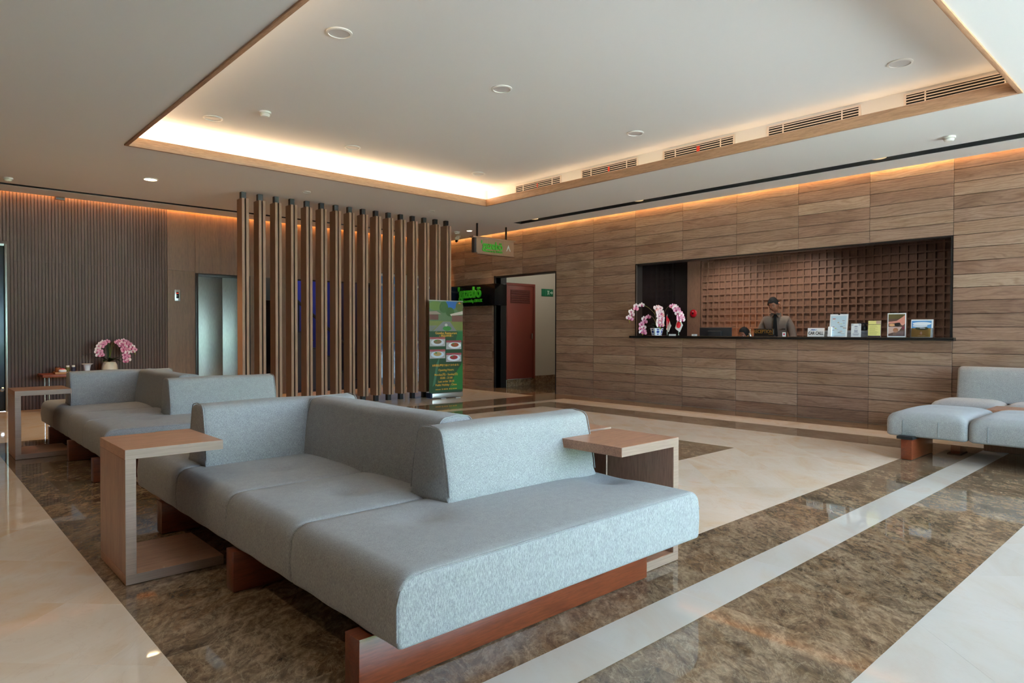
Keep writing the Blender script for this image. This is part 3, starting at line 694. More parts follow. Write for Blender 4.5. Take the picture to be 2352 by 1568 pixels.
for (y, w) in ((8.56, 'at the far end of the slot'), (6.27, 'in the middle of the slot'), (2.84, 'at the near end of the slot')):
    g = thing('slot_spotlight', 'cream spotlight recessed in the black ceiling slot, '+w, 'spotlight', (8.415, y, ZC+.03), 0, 'slot spotlights')
    mesh_obj('lamp_can', lathe_me('lamp_can', [(.05, 0), (.085, .0), (.085, .1), (.03, .14)], 20), 'spot_cream', g); box('yoke', -.1, .1, -.006, .006, .06, .075, 'black_satin', g)
g = thing('security_camera', 'white bullet security camera under the ceiling beside the last fin', 'camera', (8.62, 11.0, 3.13))
mesh_obj('mount', lathe_me('mount', [(.045, .02), (.045, -.01), (.02, -.02), (.016, -.06)], 18), 'white_plastic', g)
mesh_obj('housing', lathe_me('housing', [(.03, 0), (.036, .02), (.036, .14), (.03, .16)], 18), 'white_plastic', g, (.0, .06, -.075), (math.radians(80), 0, math.radians(-40)))
mesh_obj('lens', lathe_me('lens', [(.026, 0), (.024, .012)], 18), 'black_glass', g, (-.0955, -.055, -.103), (math.radians(80), 0, math.radians(-40)))
g = thing('wall_sensor', 'small brown sensor box hanging at the top of the slats', 'sensor', (1.80, 11.88, ZC)); box('housing', -.06, .06, -.03, .03, -.045, 0, 'veneer_walnut', g, .004); box('lens_strip', -.05, .05, -.031, -.03, -.035, -.02, 'black_satin', g)

# ---------------------------------------------------------------- wooden fins
fin_me = None
def fin_mesh():
    bm = bmesh.new(); w, d = .05, .095; g = .0105
    # two oak boards joined by a recessed dark core
    bm_box(bm, -w, -g, -d, d, .10, 3.05, 0); bm_box(bm, g, w, -d, d, .10, 3.05, 0)
    bmesh.ops.bevel(bm, geom=bm.edges[:], offset=.0015, segments=1, affect='EDGES')
    return from_bm('boards', bm, 40)
def board_me(a, b_):
    return box_me('board', a, b_, -.095, .095, .10, 3.05, .0015, 1)
bL, bR = board_me(-.05, -.0105), board_me(.0105, .05)
core = box_me('core', -.0105, .0105, -.065, .065, .11, 3.04)
post = box_me('post', -.034, .034, -.034, .034, .0, .11); post2 = box_me('post', -.034, .034, -.034, .034, 3.04, ZC-.001)
for me, mt in ((bL, 'fin_oak'), (bR, 'fin_oak'), (core, 'backing_dark'), (post, 'black_satin'), (post2, 'black_satin')): me.materials.append(MATS[mt])
ordn = ['first', 'second', 'third', 'fourth', 'fifth', 'sixth', 'seventh', 'eighth', 'ninth', 'tenth', 'eleventh', 'twelfth', 'thirteenth', 'fourteenth', 'fifteenth', 'sixteenth and last']
for i in range(16):
    g = thing('wooden_fin', ordn[i]+' tall wooden fin from the elevator in the open screen', 'fin', (3.664+.2419*i, 9.675, 0), 0, 'wooden screen fins')
    mesh_obj('board', bL, None, g); mesh_obj('board', bR, None, g); mesh_obj('core', core, None, g); mesh_obj('foot_post', post, None, g); mesh_obj('head_post', post2, None, g)

# ---------------------------------------------------------------- sofas
def loft_cushion(name, axis, e0, e1, prof, inset=.014, puff=None, ny=14, dimples=()):
    """profile (list of 2-D points, counter-clockwise) swept along axis ('y': prof=(x,z); 'x': prof=(y,z)), pinched at the ends"""
    bm = bmesh.new(); n = len(prof)
    nrm = []
    for i in range(n):
        a, b_ = Vector(prof[i-1]), Vector(prof[(i+1) % n]); t = (b_-a); nn = Vector((t.y, -t.x)).normalized(); nrm.append(nn)
    L = e1-e0; st = [(0, inset), (inset*.3, inset*.35), (inset, 0)]
    mid = [(inset+(L-2*inset)*k/ny, 0) for k in range(1, ny)]
    st = st+mid+[(L-inset, 0), (L-inset*.3, inset*.35), (L, inset)]
    rings = []
    for s, ins in st:
        rg = []
        for (p, nn) in zip(prof, nrm):
            q = Vector(p)-nn*ins; v = Vector((q.x, e0+s, q.y)) if axis == 'y' else Vector((e0+s, q.x, q.y))
            if puff: v = puff(v)
            rg.append(bm.verts.new(v))
        rings.append(rg)
    for a, b_ in zip(rings[:-1], rings[1:]):
        for i in range(n): bm.faces.new((a[i], a[(i+1) % n], b_[(i+1) % n], b_[i]))
    bm.faces.new(rings[0]); bm.faces.new(rings[-1][::-1])
    return from_bm(name, bm, 48)
def seat_prof(x0, x1, z0, z1, r=.075, rb=.02, n=7, nx=16):
    P_ = []
    def arc(cx, cz, rr, a0, a1, k):
        for i in range(k+1):
            a = math.radians(a0+(a1-a0)*i/k); P_.append((cx+rr*math.cos(a), cz+rr*math.sin(a)))
    arc(x0+rb, z0+rb, rb, 180, 270, 3); arc(x1-rb, z0+rb, rb, 270, 360, 3)
    P_.append((x1+.006, (z0+z1)/2-.02))
    arc(x1-r, z1-r, r, 0, 90, n)
    for i in range(1, nx): P_.append((x1-r-(x1-x0-2*r)*i/nx, z1))
    arc(x0+r, z1-r, r, 90, 180, n)
    P_.append((x0-.006, (z0+z1)/2-.02))
    return P_
def make_sofa(name, label, loc):
    """corner-to-corner island sofa; local origin at the floor under its near left corner"""
    g = thing(name, label, 'sofa', loc, 0, 'grey island sofas')
    L_, Wd = 2.93, 1.65; z0, z1 = .19, .415
    cuts = [0, .74, 1.41, 2.145, L_]
    btn = [(.42, .49), (1.48, .43), (.42, 1.08), (.42, 1.78), (1.25, 1.08), (1.25, 1.78), (.5, 2.55), (1.3, 2.55)]
    for k in range(4):
        y0, y1 = cuts[k]+.001, cuts[k+1]-.001
        def pf(v, y0=y0, y1=y1):
            if v.z > (z0+z1)/2:
                ty = (v.y-y0)/(y1-y0)*2-1; tx = v.x/Wd*2-1
                w = min(1, (v.z-(z0+z1)/2)/.1)
                v.z += w*.016*(1-abs(ty)**3)*(1-abs(tx)**3)
                for bx, by in btn: v.z -= w*.03*math.exp(-((v.x-bx)**2+(v.y-by)**2)/.010)
            else: v.z += .002*math.sin(v.y*23+v.x*31)
            return v
        s = mesh_obj('seat_cushion', loft_cushion('seat_cushion', 'y', y0, y1, seat_prof(0, Wd, z0, z1, .07, .02, 7, 34), .012, pf, 22), 'sofa_linen', g)
        if k == 0:
            pts = [(-.002, y0+.005, z0+.03), (-.0025, y0+.005, z1-.09), (.01, y0+.004, z1-.045), (.045, y0+.003, z1-.014), (.09, y0+.002, z1-.006), (.8, y0+.0, z1-.002), (Wd-.09, y0+.002, z1-.006), (Wd-.03, y0+.004, z1-.03), (Wd+.001, y0+.005, z1-.09)]
            mesh_obj('piping', tube_me('piping', pts, .0028, 6), 'sofa_linen', s)
    def back(axis, e0, e1, c, zt, wb=.30, wt=.19, label_=None):
        hb_, ht = wb/2, wt/2; zb = .40; r = .045
        P_ = [(c-hb_, zb), (c+hb_, zb)]
        for i in range(1, 6):
            t = i/6; P_.append((c+hb_+(ht-hb_)*t+.008*math.sin(math.pi*t), zb+(zt-r-zb)*t))
        for i in range(7):
            a = math.radians(8+(90-8)*i/6); P_.append((c+ht-r+r*math.cos(a), zt-r+r*math.sin(a)))
        P_.append((c, zt+.006))
        for i in range(7):
            a = math.radians(90+(82)*i/6); P_.append((c-ht+r+r*math.cos(a), zt-r+r*math.sin(a)))
        for i in range(5, 0, -1):
            t = i/6; P_.append((c-hb_-(ht-hb_)*t-.008*math.sin(math.pi*t), zb+(zt-r-zb)*t))
        def wob(v):
            v.z += .003*math.sin(v.x*9+v.y*7); return v
        b_ = mesh_obj('backrest', loft_cushion('backrest', axis, e0, e1, P_, .02, wob, 16), 'sofa_linen', g)
        for e in (e0+.006, e1-.006):
            rim = [(p[0], p[1]) for p in P_[1:-1]]
            pts = [((e, p[0], p[1]) if axis == 'x' else (p[0], e, p[1])) for p in P_[2:]]
            mesh_obj('piping', tube_me('piping', pts, .0026, 5), 'sofa_linen', b_)
    ym = L_/2; xm = .845
    back('x', .61, 1.56, .70, .735)               # near right
    back('x', .13, 1.08, L_-.70, .745)            # far left
    back('y', .80, L_-.80, xm, .75, .31, .2)      # spine between them
    for (a, b_, y0, y1) in ((-.035, 1.475, .17, .26), (-.015, 1.49, 1.285, 1.372), (.0, 1.5, 2.42, 2.51)):
        p = box('plinth', a, b_, y0, y1, 0.004, .182, 'plinth_teak', g, .003)
        box('spacer', a+.05, b_-.05, y0+.01, y1-.01, .182, .20, 'black_matt', g)
    return g
s1 = make_sofa('island_sofa', 'grey linen island sofa in the foreground with angled backrests', (1.09, 1.68, 0))
s2 = copy_tree(s1); s2.location = (1.12, 5.68, 0); s2['label'] = 'grey linen island sofa farther back, in front of the slat wall'

def bench(name, label, loc, dx, cuts, z0, z1, legs, back=None):
    """seat running along -Y from the origin; dx deep along +X"""
    g = thing(name, label, 'sofa', loc, 0)
    for a, b_ in zip(cuts[:-1], cuts[1:]):
        y1, y0 = -a-.0015, -b_+.0015
        def pf(v, y0=y0, y1=y1):
            if v.z > (z0+z1)/2:
                ty = (v.y-y0)/(y1-y0)*2-1; tx = v.x/dx*2-1; w = min(1, (v.z-(z0+z1)/2)/.1)
                v.z += w*(.02*(1-tx*tx)*(1-ty**4)-.035*abs(ty)**6)
                for bx, by in ((dx*.5, (y0+y1)/2+.12), (dx*.5, (y0+y1)/2-.12)): v.z -= w*.012*math.exp(-((v.x-bx)**2+(v.y-by)**2)/.004)
            return v
        s = mesh_obj('seat_cushion', loft_cushion('seat_cushion', 'y', y0, y1, seat_prof(0, dx, z0, z1, .075, .02, 7, 14), .03, pf, 16), 'sofa_linen', g)
        for yy_ in (y1-.14, y1-.42):
            mesh_obj('stitch_line', tube_me('stitch_line', [(-.003, yy_, z0+.02), (-.0065, yy_, (z0+z1)/2), (-.0005, yy_, z1-.07), (.03, yy_, z1-.018)], .0016, 5), 'seam_thread', s)
    for (xa, xb, ya, yb) in legs:
        box('plinth', xa, xb, ya, yb, 0.004, z0-.016, 'plinth_teak', g, .003); box('spacer', xa-.02, xb, ya-.01, yb+.03, z0-.016, z0+.01, 'black_matt', g)
    if back:
        (xa, xb, ya, yb, zt) = back
        P_ = [(xa-.03, z1-.02), (xb, z1-.02), (xb, zt-.05), (xb-.015, zt-.015), (xb-.05, zt), (xa+.06, zt), (xa+.025, zt-.012), (xa+.01, zt-.045), (xa-.01, (zt+z1)/2)]
        P_ = P_[:]
        bk = mesh_obj('backrest', loft_cushion('backrest', 'y', ya, yb, P_, .025, None, 12), 'sofa_linen', g)
    return g
bench('grey_bench', 'light grey tufted bench without back at the right edge', (6.74, 2.19, 0), 1.0, [0, .645, 1.29, 1.935], .203, .42, ((-.06, .55, -.235, -.145), (-.06, .55, -1.75, -1.66)))
bench('wall_sofa', 'grey sofa with a straight back against the plank wall at right', (8.33, 2.27, 0), .55, [0, .645, 1.29, 1.935], .2, .41, ((.24, .5, -.235, -.145), (.24, .5, -1.75, -1.66)), (.4, .6, -1.9, -.16, .77))
g = thing('low_table', 'low wooden table between the tufted bench and the wall sofa', 'table', (7.77, .75, 0))
box('top', 0, .50, 0, .9, .355, .40, 'table_oak', g, .002); box('side_panel', 0, .045, 0, .9, 0.002, .355, 'table_oak_v', g, .002); box('side_panel', .455, .50, 0, .9, .002, .355, 'table_oak_v', g, .002)

# ---------------------------------------------------------------- C-shaped side tables
def ctable(label, loc, rz=0, h=.615, w=.43, d=.5, t=.045, wb=None):
    wb = wb or w
    g = thing('side_table', label, 'side table', loc, rz, 'C-shaped side tables')
    def plank3(nm, x0, x1, z0, z1, mat): 
        o = box(nm, x0, x1, 0.0, d, z0, z1, mat, g, .0015, 1); return o
    tp = plank3('top', 0, w, h-t, h, 'table_oak'); up_ = plank3('upright', 0, t, t+.002, h-t, 'table_oak_v'); bs = plank3('base', 0, wb, .002, t+.002, 'table_oak')
    for (nm, x0, x1, z0, z1, par) in (('edge_band', .001, w-.001, h-t+.001, h-.001, tp), ('edge_band', .001, t-.001, t+.002, h-t, up_), ('edge_band', .001, wb-.001, .003, t+.001, bs)):
        for ya, yb in ((-.0012, .0), (d, d+.0012)): box(nm, x0, x1, ya, yb, z0, z1, 'table_edge', par)
    return g
ctable('C-shaped wooden side table hooked round the left side of the near sofa', (.748, 3.378, 0))
ctable('C-shaped wooden side table hooked round the left side of the far sofa', (.765, 7.36, 0))
ctable('C-shaped wooden side table at the right end of the near sofa', (2.89, 1.896+.42, 0), math.pi, .62, .46, .42, .045, .31)
ctable('C-shaped wooden side table just behind the one at the right sofa end', (2.93, 2.80, 0), math.pi, .62, .46, .44)
ctable('C-shaped wooden side table in the gap between the two sofas', (2.02, 5.03, 0), math.pi, .46, .72, .38)

# ---------------------------------------------------------------- mahogany side table by the slat wall with its things
tb_ = thing('console_table', 'red-brown wooden table with chrome legs against the slat wall', 'table', (1.50, 11.35, 0))
box('top', 0, 1.35, 0, .5, .495, .535, 'side_table_mahogany', tb_, .003)
for x in (.08, 1.27):
    for y in (.06, .44): mesh_obj('leg', tube_me('leg', [(x, y, 0.001), (x, y, .495)], .011, 10), 'chrome', tb_)
g = thing('wooden_tray', 'pale wooden tray with small jars on the red-brown table', 'tray', (1.66, 11.45, .535)); box('base', 0, .3, 0, .22, 0.0005, .012, pm((190, 140, 90)), g, .002)
for a in ((0, .3, 0, .008), (0, .3, .212, .22), (0, .008, .008, .212), (.292, .3, .008, .212)): box('rim', *a, .012, .028, pm((180, 128, 80)), g)
def jar(name, label, cat, loc, prof, mat, lidprof=None, lidmat=None):
    g = thing(name, label, cat, loc); mesh_obj('body', lathe_me('body', prof, 20), mat, g)
    if lidprof: mesh_obj('lid', lathe_me('lid', lidprof, 20), lidmat, g)
    return g
jar('sugar_bowl', 'squat white bowl on the wooden tray', 'bowl', (1.76, 11.53, .5475), [(.03, 0), (.05, .015), (.052, .035), (.04, .05)], 'pot_white', [(.04, .05), (.03, .058), (.008, .066)], pm((190, 60, 90)))
jar('glass_jar', 'amber jar on the wooden tray behind the white bowl', 'jar', (1.715, 11.60, .5475), [(.032, 0), (.034, .01), (.034, .075)], pm((150, 84, 40)), [(.034, .075), (.034, .09)], pm((60, 24, 18)))
jar('spice_jar', 'olive jar with a white cap on the wooden tray', 'jar', (1.83, 11.57, .5475), [(.026, 0), (.028, .08)], pm((96, 92, 40)), [(.022, .08), (.022, .105)], 'white_plastic')
jar('spice_jar', 'blue-black jar with a white cap at the right of the tray', 'jar', (1.90, 11.57, .5475), [(.026, 0), (.028, .08)], pm((44, 48, 70)), [(.022, .08), (.022, .105)], 'white_plastic')
g = jar('cup', 'white flared cup with a green leaf print on the red-brown table', 'cup', (2.07, 11.55, .536), [(.035, 0), (.04, .06), (.05, .115), (.078, .13), (.08, .135)], 'pot_white')

# ---------------------------------------------------------------- orchids
def petal_bm(bm, L_, Wd, mi, ang, tilt=.25, lift=0.0):
    pts = [(0, 0), (.35, .72), (.7, .95), (.92, .62), (1, 0)]
    R = Matrix.Rotation(ang, 4, 'Z')
    mid = [bm.verts.new(R @ Vector((L_*u, 0, lift+L_*tilt*u*u))) for u, w in pts]
    for sg in (1, -1):
        side = [bm.verts.new(R @ Vector((L_*u, sg*Wd*w, lift+L_*tilt*u*u-.18*Wd*w))) for u, w in pts[1:-1]]
        seq = side
        f = bm.faces.new((mid[0], mid[1], seq[0])); f.material_index = mi
        for i in range(len(seq)-1):
            f = bm.faces.new((mid[i+1], mid[i+2], seq[i+1], seq[i])); f.material_index = mi
        f = bm.faces.new((mid[-2], mid[-1], seq[-1])); f.material_index = mi
def flower_mesh(main):
    bm = bmesh.new()
    for a in (90, 210, 330): petal_bm(bm, .034, .012, 0, math.radians(a), .12, -.002)
    for a in (5, 175): petal_bm(bm, .036, .021, 0, math.radians(a), .18, .001)
    petal_bm(bm, .018, .008, 1, math.radians(-90), .7, .004)
    for a in (20, 160): petal_bm(bm, .012, .006, 1, math.radians(a), .9, .004)
    me = from_bm('flower', bm, 60); me.materials.append(MATS[main]); me.materials.append(MATS['lip_magenta']); return me
FLW = [flower_mesh('petal_white'), flower_mesh('petal_pink'), flower_mesh('petal_rose')]
bud_me = lathe_me('bud', [(.001, -.013), (.006, -.006), (.007, 0), (.005, .008), (.001, .013)], 10); bud_me.materials.append(MATS['bud_green'])
def spray(par, pts, nfl, kinds, buds=2, view=(-.68, -.73, 0), fs=1.3, start=.35):
    """arching stem through pts, flowers hung along its outer part facing the lobby"""
    P_ = [Vector(p) for p in pts]; cr = []
    for i in range(len(P_)-1):
        for k in range(6):
            t = k/6; p0, p1, p2, p3 = P_[max(i-1, 0)], P_[i], P_[i+1], P_[min(i+2, len(P_)-1)]
            cr.append(.5*((2*p1)+(p2-p0)*t+(2*p0-5*p1+4*p2-p3)*t*t+(3*p1-p0-3*p2+p3)*t**3))
    cr.append(P_[-1])
    st = mesh_obj('stem', tube_me('stem', cr, .0032, 6), 'stem_green', par)
    n = len(cr)
    for k in range(nfl):
        i = int(n*(start+(1-start)*.9*k/max(1, nfl-1))); i = min(i, n-2)
        p = cr[i]; sd = 1 if k % 2 else -1
        side = Vector((view[1], -view[0], 0)).normalized()
        pos = p+side*sd*.016*fs+Vector((view[0], view[1], 0))*.012+Vector((0, 0, random.uniform(-.008, .004)))
        z = (Vector(view)+Vector((random.uniform(-.35, .35), random.uniform(-.35, .35), random.uniform(-.35, .1)))).normalized()
        x = Vector((0, 0, 1)).cross(z).normalized(); y = z.cross(x)
        mt = Matrix((x, y, z)).transposed().to_4x4() @ Matrix.Rotation(random.uniform(-.3, .3), 4, 'Z') @ Matrix.Diagonal((fs, fs, fs, 1))
        o = mesh_obj('flower', FLW[kinds[k % len(kinds)]], None, st); mt.translation = pos; o.matrix_local = mt
    for k in range(buds):
        o = mesh_obj('bud', bud_me, None, st, cr[-1]+Vector((random.uniform(-.01, .01), random.uniform(-.01, .01), -.012-.02*k)))
def leaf(par, base, tip, w, sag=.03):
    bm = bmesh.new(); a, b_ = Vector(base), Vector(tip); d = (b_-a); sd = d.cross(Vector((0, 0, 1))).normalized()
    prev = None
    for i in range(8):
        t = i/7; c = a+d*t+Vector((0, 0, sag*math.sin(math.pi*t))); ww = w*math.sin(math.pi*(.12+.86*t))**.7
        row = [bm.verts.new(c+sd*ww+Vector((0, 0, .25*ww))), bm.verts.new(c), bm.verts.new(c-sd*ww+Vector((0, 0, .25*ww)))]
        if prev:
            bm.faces.new((prev[0], prev[1], row[1], row[0])); bm.faces.new((prev[1], prev[2], row[2], row[1]))
        prev = row
    bmesh.ops.solidify(bm, geom=bm.faces[:], thickness=.002)
    return mesh_obj('leaf', from_bm('leaf', bm, 60), 'leaf_green', par)
# orchid on the counter: local x axis unused, arrangement spread along Y
o1 = thing('orchid_plant', 'white and magenta orchid in a blue and white pot on the black counter', 'plant', (9.02, 6.335, 1.0905))
bm = bmesh.new(); n6 = 6
lo = [bm.verts.new((.078*math.cos(math.pi/3*i+.3), .078*math.sin(math.pi/3*i+.3), .004)) for i in range(6)]; hi = [bm.verts.new((.108*math.cos(math.pi/3*i+.3), .108*math.sin(math.pi/3*i+.3), .125)) for i in range(6)]
h2 = [bm.verts.new((.096*math.cos(math.pi/3*i+.3), .096*math.sin(math.pi/3*i+.3), .125)) for i in range(6)]; h3 = [bm.verts.new((.09*math.cos(math.pi/3*i+.3), .09*math.sin(math.pi/3*i+.3), .1)) for i in range(6)]
for A, B in ((lo, hi), (hi, h2), (h2, h3)):
    for i in range(6): bm.faces.new((A[i], A[(i+1) % 6], B[(i+1) % 6], B[i]))
bm.faces.new(lo[::-1]); bm.faces.new(h3)
pot = mesh_obj('pot', from_bm('pot', bm), 'pot_white', o1)
for i in range(6):
    a = math.pi/3*(i+.5)+.3; rr = .0835; nn = Vector((math.cos(a), math.sin(a), -.2)).normalized(); tt = Vector((-math.sin(a), math.cos(a), 0)); uu = nn.cross(tt)
    M_ = Matrix((tt, -uu if uu.z < 0 else uu, nn)).transposed().to_4x4(); M_.translation = Vector((rr*math.cos(a), rr*math.sin(a), .065))
    for (pts, nm) in ((ell(0, 0, .024, .022, 12), 'blue_motif'), (ell(0, .04, .022, .01, 10), 'blue_motif'), (ell(0, -.04, .018, .008, 10), 'blue_motif')):
        me = poly_me(nm, pts, .0015); ob = mesh_obj(nm, me, 'pot_blue', pot); ob.matrix_local = M_
mesh_obj('saucer', lathe_me('saucer', [(.12, 0), (.16, .004), (.16, .006), (.1, .005)], 20), pm((120, 78, 52)), o1)
for (tip, w) in (((-.05, .17, .14), .035), ((-.04, .2, .06), .03), ((.02, -.17, .16), .03), ((-.12, .02, .17), .035), ((.03, .13, .2), .03), ((-.05, -.12, .11), .028)): leaf(o1, (0, 0, .1), tip, w)
spray(o1, [(0, .02, .1), (.0, .03, .32), (-.02, .1, .42), (-.05, .2, .49), (-.09, .30, .50), (-.1, .40, .42), (-.1, .46, .32), (-.1, .47, .27)], 7, [0, 0, 1, 0], 3, start=.52)
spray(o1, [(0, 0, .1), (-.01, .04, .26), (-.03, .12, .33), (-.06, .2, .27), (-.07, .235, .16), (-.07, .235, .08), (-.07, .22, .05)], 9, [1, 0, 1], 2, start=.42)
spray(o1, [(0, 0, .1), (0, .03, .32), (-.03, .02, .43), (-.06, -.06, .45), (-.08, -.11, .38), (-.09, -.13, .28), (-.09, -.12, .2), (-.09, -.13, .16)], 22, [2, 0, 0, 0, 0], 3, start=.38)
spray(o1, [(.02, -.02, .1), (.02, -.1, .3), (0, -.16, .4), (-.03, -.25, .47), (-.05, -.36, .46), (-.07, -.44, .38), (-.08, -.49, .3), (-.08, -.5, .24)], 13, [1, 1, 0, 0, 1], 3, start=.5)
# orchid on the table by the slats
o2 = thing('orchid_plant', 'pink orchid in a cream pot on the red-brown table by the slats', 'plant', (2.37, 11.60, .536))
mesh_obj('pot', lathe_me('pot', [(.07, 0), (.11, .04), (.105, .1), (.085, .15), (.075, .15), (.07, .135)], 24), 'pot_cream', o2)
for (tip, w) in (((-.2, 0, .22), .045), ((.2, -.02, .2), .045), ((.02, -.18, .2), .04), ((-.1, -.12, .16), .04), ((.14, -.1, .15), .04), ((0, .1, .5), .03)): leaf(o2, (0, 0, .15), tip, w)
leaf(o2, (-.02, 0, .18), (-.42, -.02, .22), .012, .08); leaf(o2, (-.02, 0, .2), (-.28, 0, .36), .012, .02)
VW = (-.2, -.98, 0)
spray(o2, [(0, 0, .15), (.0, 0, .36), (-.03, -.01, .46), (-.09, -.03, .44), (-.13, -.04, .38), (-.15, -.05, .3), (-.12, -.05, .24)], 13, [1, 0, 1, 0], 0, VW, 1.15, .4)
spray(o2, [(0, 0, .15), (.02, 0, .36), (.06, -.01, .46), (.13, -.03, .45), (.19, -.04, .37), (.22, -.04, .26), (.23, -.05, .12)], 16, [1, 1, 0, 1], 0, VW, 1.15, .45)
spray(o2, [(0, .02, .15), (.05, .02, .38), (.13, .02, .48), (.22, 0, .46), (.29, -.02, .38), (.34, -.03, .3)], 10, [0, 1, 1], 2, VW, 1.1, .5)

# ---------------------------------------------------------------- counter
g = thing('counter_shelf', 'long black stone counter shelf across the reception opening', 'counter', (0, 0, 0)); box('slab', 8.93, 9.42, OP_Y0-.04, OP_Y1+.06, 1.052, 1.09, 'black_granite', g, .003)
box('under_panel', XW+.145, 9.40, OP_Y0, OP_Y1, .0, 1.052, 'lattice_walnut', g)
g = thing('work_desk', 'brown staff work desk behind the reception counter', 'desk', (0, 0, 0)); box('top', 9.43, 9.70, 2.3, 6.5, .72, .75, 'lattice_walnut', g, .003)
for y in (2.35, 4.4, 6.42): box('support', 9.45, 9.66, y, y+.04, 0.001, .72, 'lattice_walnut', g)
ZS = 1.0905
XI = 9.0                                   # items stand about here
def yi(y, x=XI): return y*x/8.95           # measured at x = 8.95
# little flags
fl = thing('desk_flags', 'pair of small desk flags, red-white and red sun, beside the orchid', 'flags', (XI, yi(5.99), ZS))
box('stand', -.02, .02, -.125, .115, .0005, .012, 'black_satin', fl, .002); box('stand_plate', -.021, -.0195, -.075, .055, .001, .03, 'paper_white', fl)
for (y, kind) in ((.10, 0), (-.11, 1)):
    p = mesh_obj('flag_pole', tube_me('flag_pole', [(0, y, .012), (0, y, .345 if kind == 0 else .31)], .0035, 8), 'chrome', fl)
    def cloth(pts, mat, par, x):
        bm = bmesh.new(); vs = [bm.verts.new((x+.012*math.sin(py*40+pz*22), py, pz)) for py, pz in pts]; bm.faces.new(vs)
        bmesh.ops.triangulate(bm, faces=bm.faces[:]); bmesh.ops.subdivide_edges(bm, edges=bm.edges[:], cuts=2, use_grid_fill=True)
        for v in bm.verts: v.co.x = x+.010*math.sin(v.co.y*45+v.co.z*20)
        bmesh.ops.solidify(bm, geom=bm.faces[:], thickness=.001)
        return mesh_obj('flag_cloth', from_bm('flag_cloth', bm, 60), mat, par)
    if kind == 0:
        cloth([(y+.02, .105), (y+.005, .33), (y-.045, .235)], 'flag_red', fl, -.004); cloth([(y+.02, .105), (y-.045, .235), (y-.085, .165), (y-.035, .06)], 'flag_white', fl, -.004)
    else:
        f = cloth([(y+.065, .125), (y+.01, .30), (y-.02, .29), (y-.075, .17), (y-.02, .06)], 'flag_white', fl, -.004)
        for s_ in (0,):
            bm = bmesh.new(); vs = [bm.verts.new((0, y-.005+.043*math.cos(a*math.pi/9), .175+.052*math.sin(a*math.pi/9))) for a in range(18)]
            ce = bm.verts.new((0, y-.005, .175))
            for i in range(18): bm.faces.new((ce, vs[i], vs[(i+1) % 18]))
            bmesh.ops.subdivide_edges(bm, edges=bm.edges[:], cuts=2)
            for v in bm.verts: v.co.x = -.004-.0022+.010*math.sin(v.co.y*45+v.co.z*20)
            mesh_obj('red_disc', from_bm('red_disc', bm, 60), 'flag_red', f)
g = thing('paper_note', 'small white folded card beside the red alarm bell on the counter', 'card', (XI+.1, yi(5.6, XI+.1), ZS)); box('card', -.01, -.008, -.042, .042, .0005, .03, 'paper_white', g); box('card_back', .008, .01, -.042, .042, .0005, .03, 'paper_white', g); box('mark', -.0108, -.01, -.006, .006, .01, .02, pm((90, 90, 100)), g)
# alarm bell on the side panel
g = thing('alarm_bell', 'round red fire alarm bell on the brown panel', 'alarm bell', (BX-.03, 6.615, 1.487))
mesh_obj('gong', lathe_me('gong', [(.07, 0), (.07, .008), (.064, .015), (.04, .02), (.0005, .022)], 28), 'bell_red', g, (0, 0, 0), (0, -math.pi/2, 0)); mesh_obj('boss', lathe_me('boss', [(.016, 0), (.014, .01)], 14), 'eye_dark', g, (-.022, 0, 0), (0, -math.pi/2, 0)); box('label_plate', -.0225, -.015, -.014, .018, .028, .036, 'paper_white', g)
# monitor seen from behind
g = thing('monitor', 'dark grey computer monitor back behind the counter', 'monitor', (9.56, 5.6, .75))
box('panel', -.02, .02, -.275, .275, .10, .475, 'monitor_grey', g, .006); box('rear_bulge', -.045, -.02, -.12, .12, .2, .42, 'monitor_grey', g, .01); box('stand', -.02, .02, -.03, .03, .008, .2, 'monitor_grey', g); box('foot', -.08, .09, -.12, .12, .0005, .01, 'monitor_grey', g, .003)
# bell-shaped table ornament
g = thing('service_bell', 'small silver and gold ornament with a tall tip on the counter', 'ornament', (XI, yi(4.695), ZS))
mesh_obj('body', lathe_me('body', [(.022, 0.0005), (.024, .01), (.02, .03), (.012, .05), (.005, .06)], 18), 'chrome', g); mesh_obj('gold_foot', lathe_me('gold_foot', [(.03, 0), (.03, .006), (.024, .012)], 18), 'gold', g, (.01, .022, .0005)); mesh_obj('tip', lathe_me('tip', [(.0035, .058), (.003, .09), (.006, .095), (.005, .105), (.001, .112)], 12), pm((190, 170, 150)), g)
# RECEPTION sign
g = thing('reception_sign', 'black desk sign reading RECEPTION in gold letters', 'sign', (XI+.02, yi(4.49, XI+.02), ZS))
box('board', 0, .012, -.15, .15, .012, .112, 'black_satin', g, .002); box('base', -.01, .05, -.15, .15, .0005, .012, 'black_satin', g, .002); box('side_strip', -.0015, 0, -.128, -.124, .02, .105, 'gold', g); box('side_strip', -.0015, 0, -.142, -.138, .03, .1, pm((150, 150, 150)), g)
text('lettering', 'RECEPTION', .068, 'gold', g, FACE_X, (-.0005, .012, .068), .0006, sx=.80, bold=.0006); text('lettering', 'ANNEX', .016, 'gold', g, FACE_X, (-.0005, -.095, .03), .0006)
g = thing('name_card', 'tiny white card with a red square in front of the shirted man', 'card', (XI, yi(4.20), ZS)); box('card', 0, .002, -.024, .024, .0005, .06, 'paper_white', g); box('red_square', -.001, 0, -.011, .011, .022, .044, pm((190, 30, 60)), g); box('foot', -.005, .012, -.018, .018, .0005, .004, 'paper_white', g)
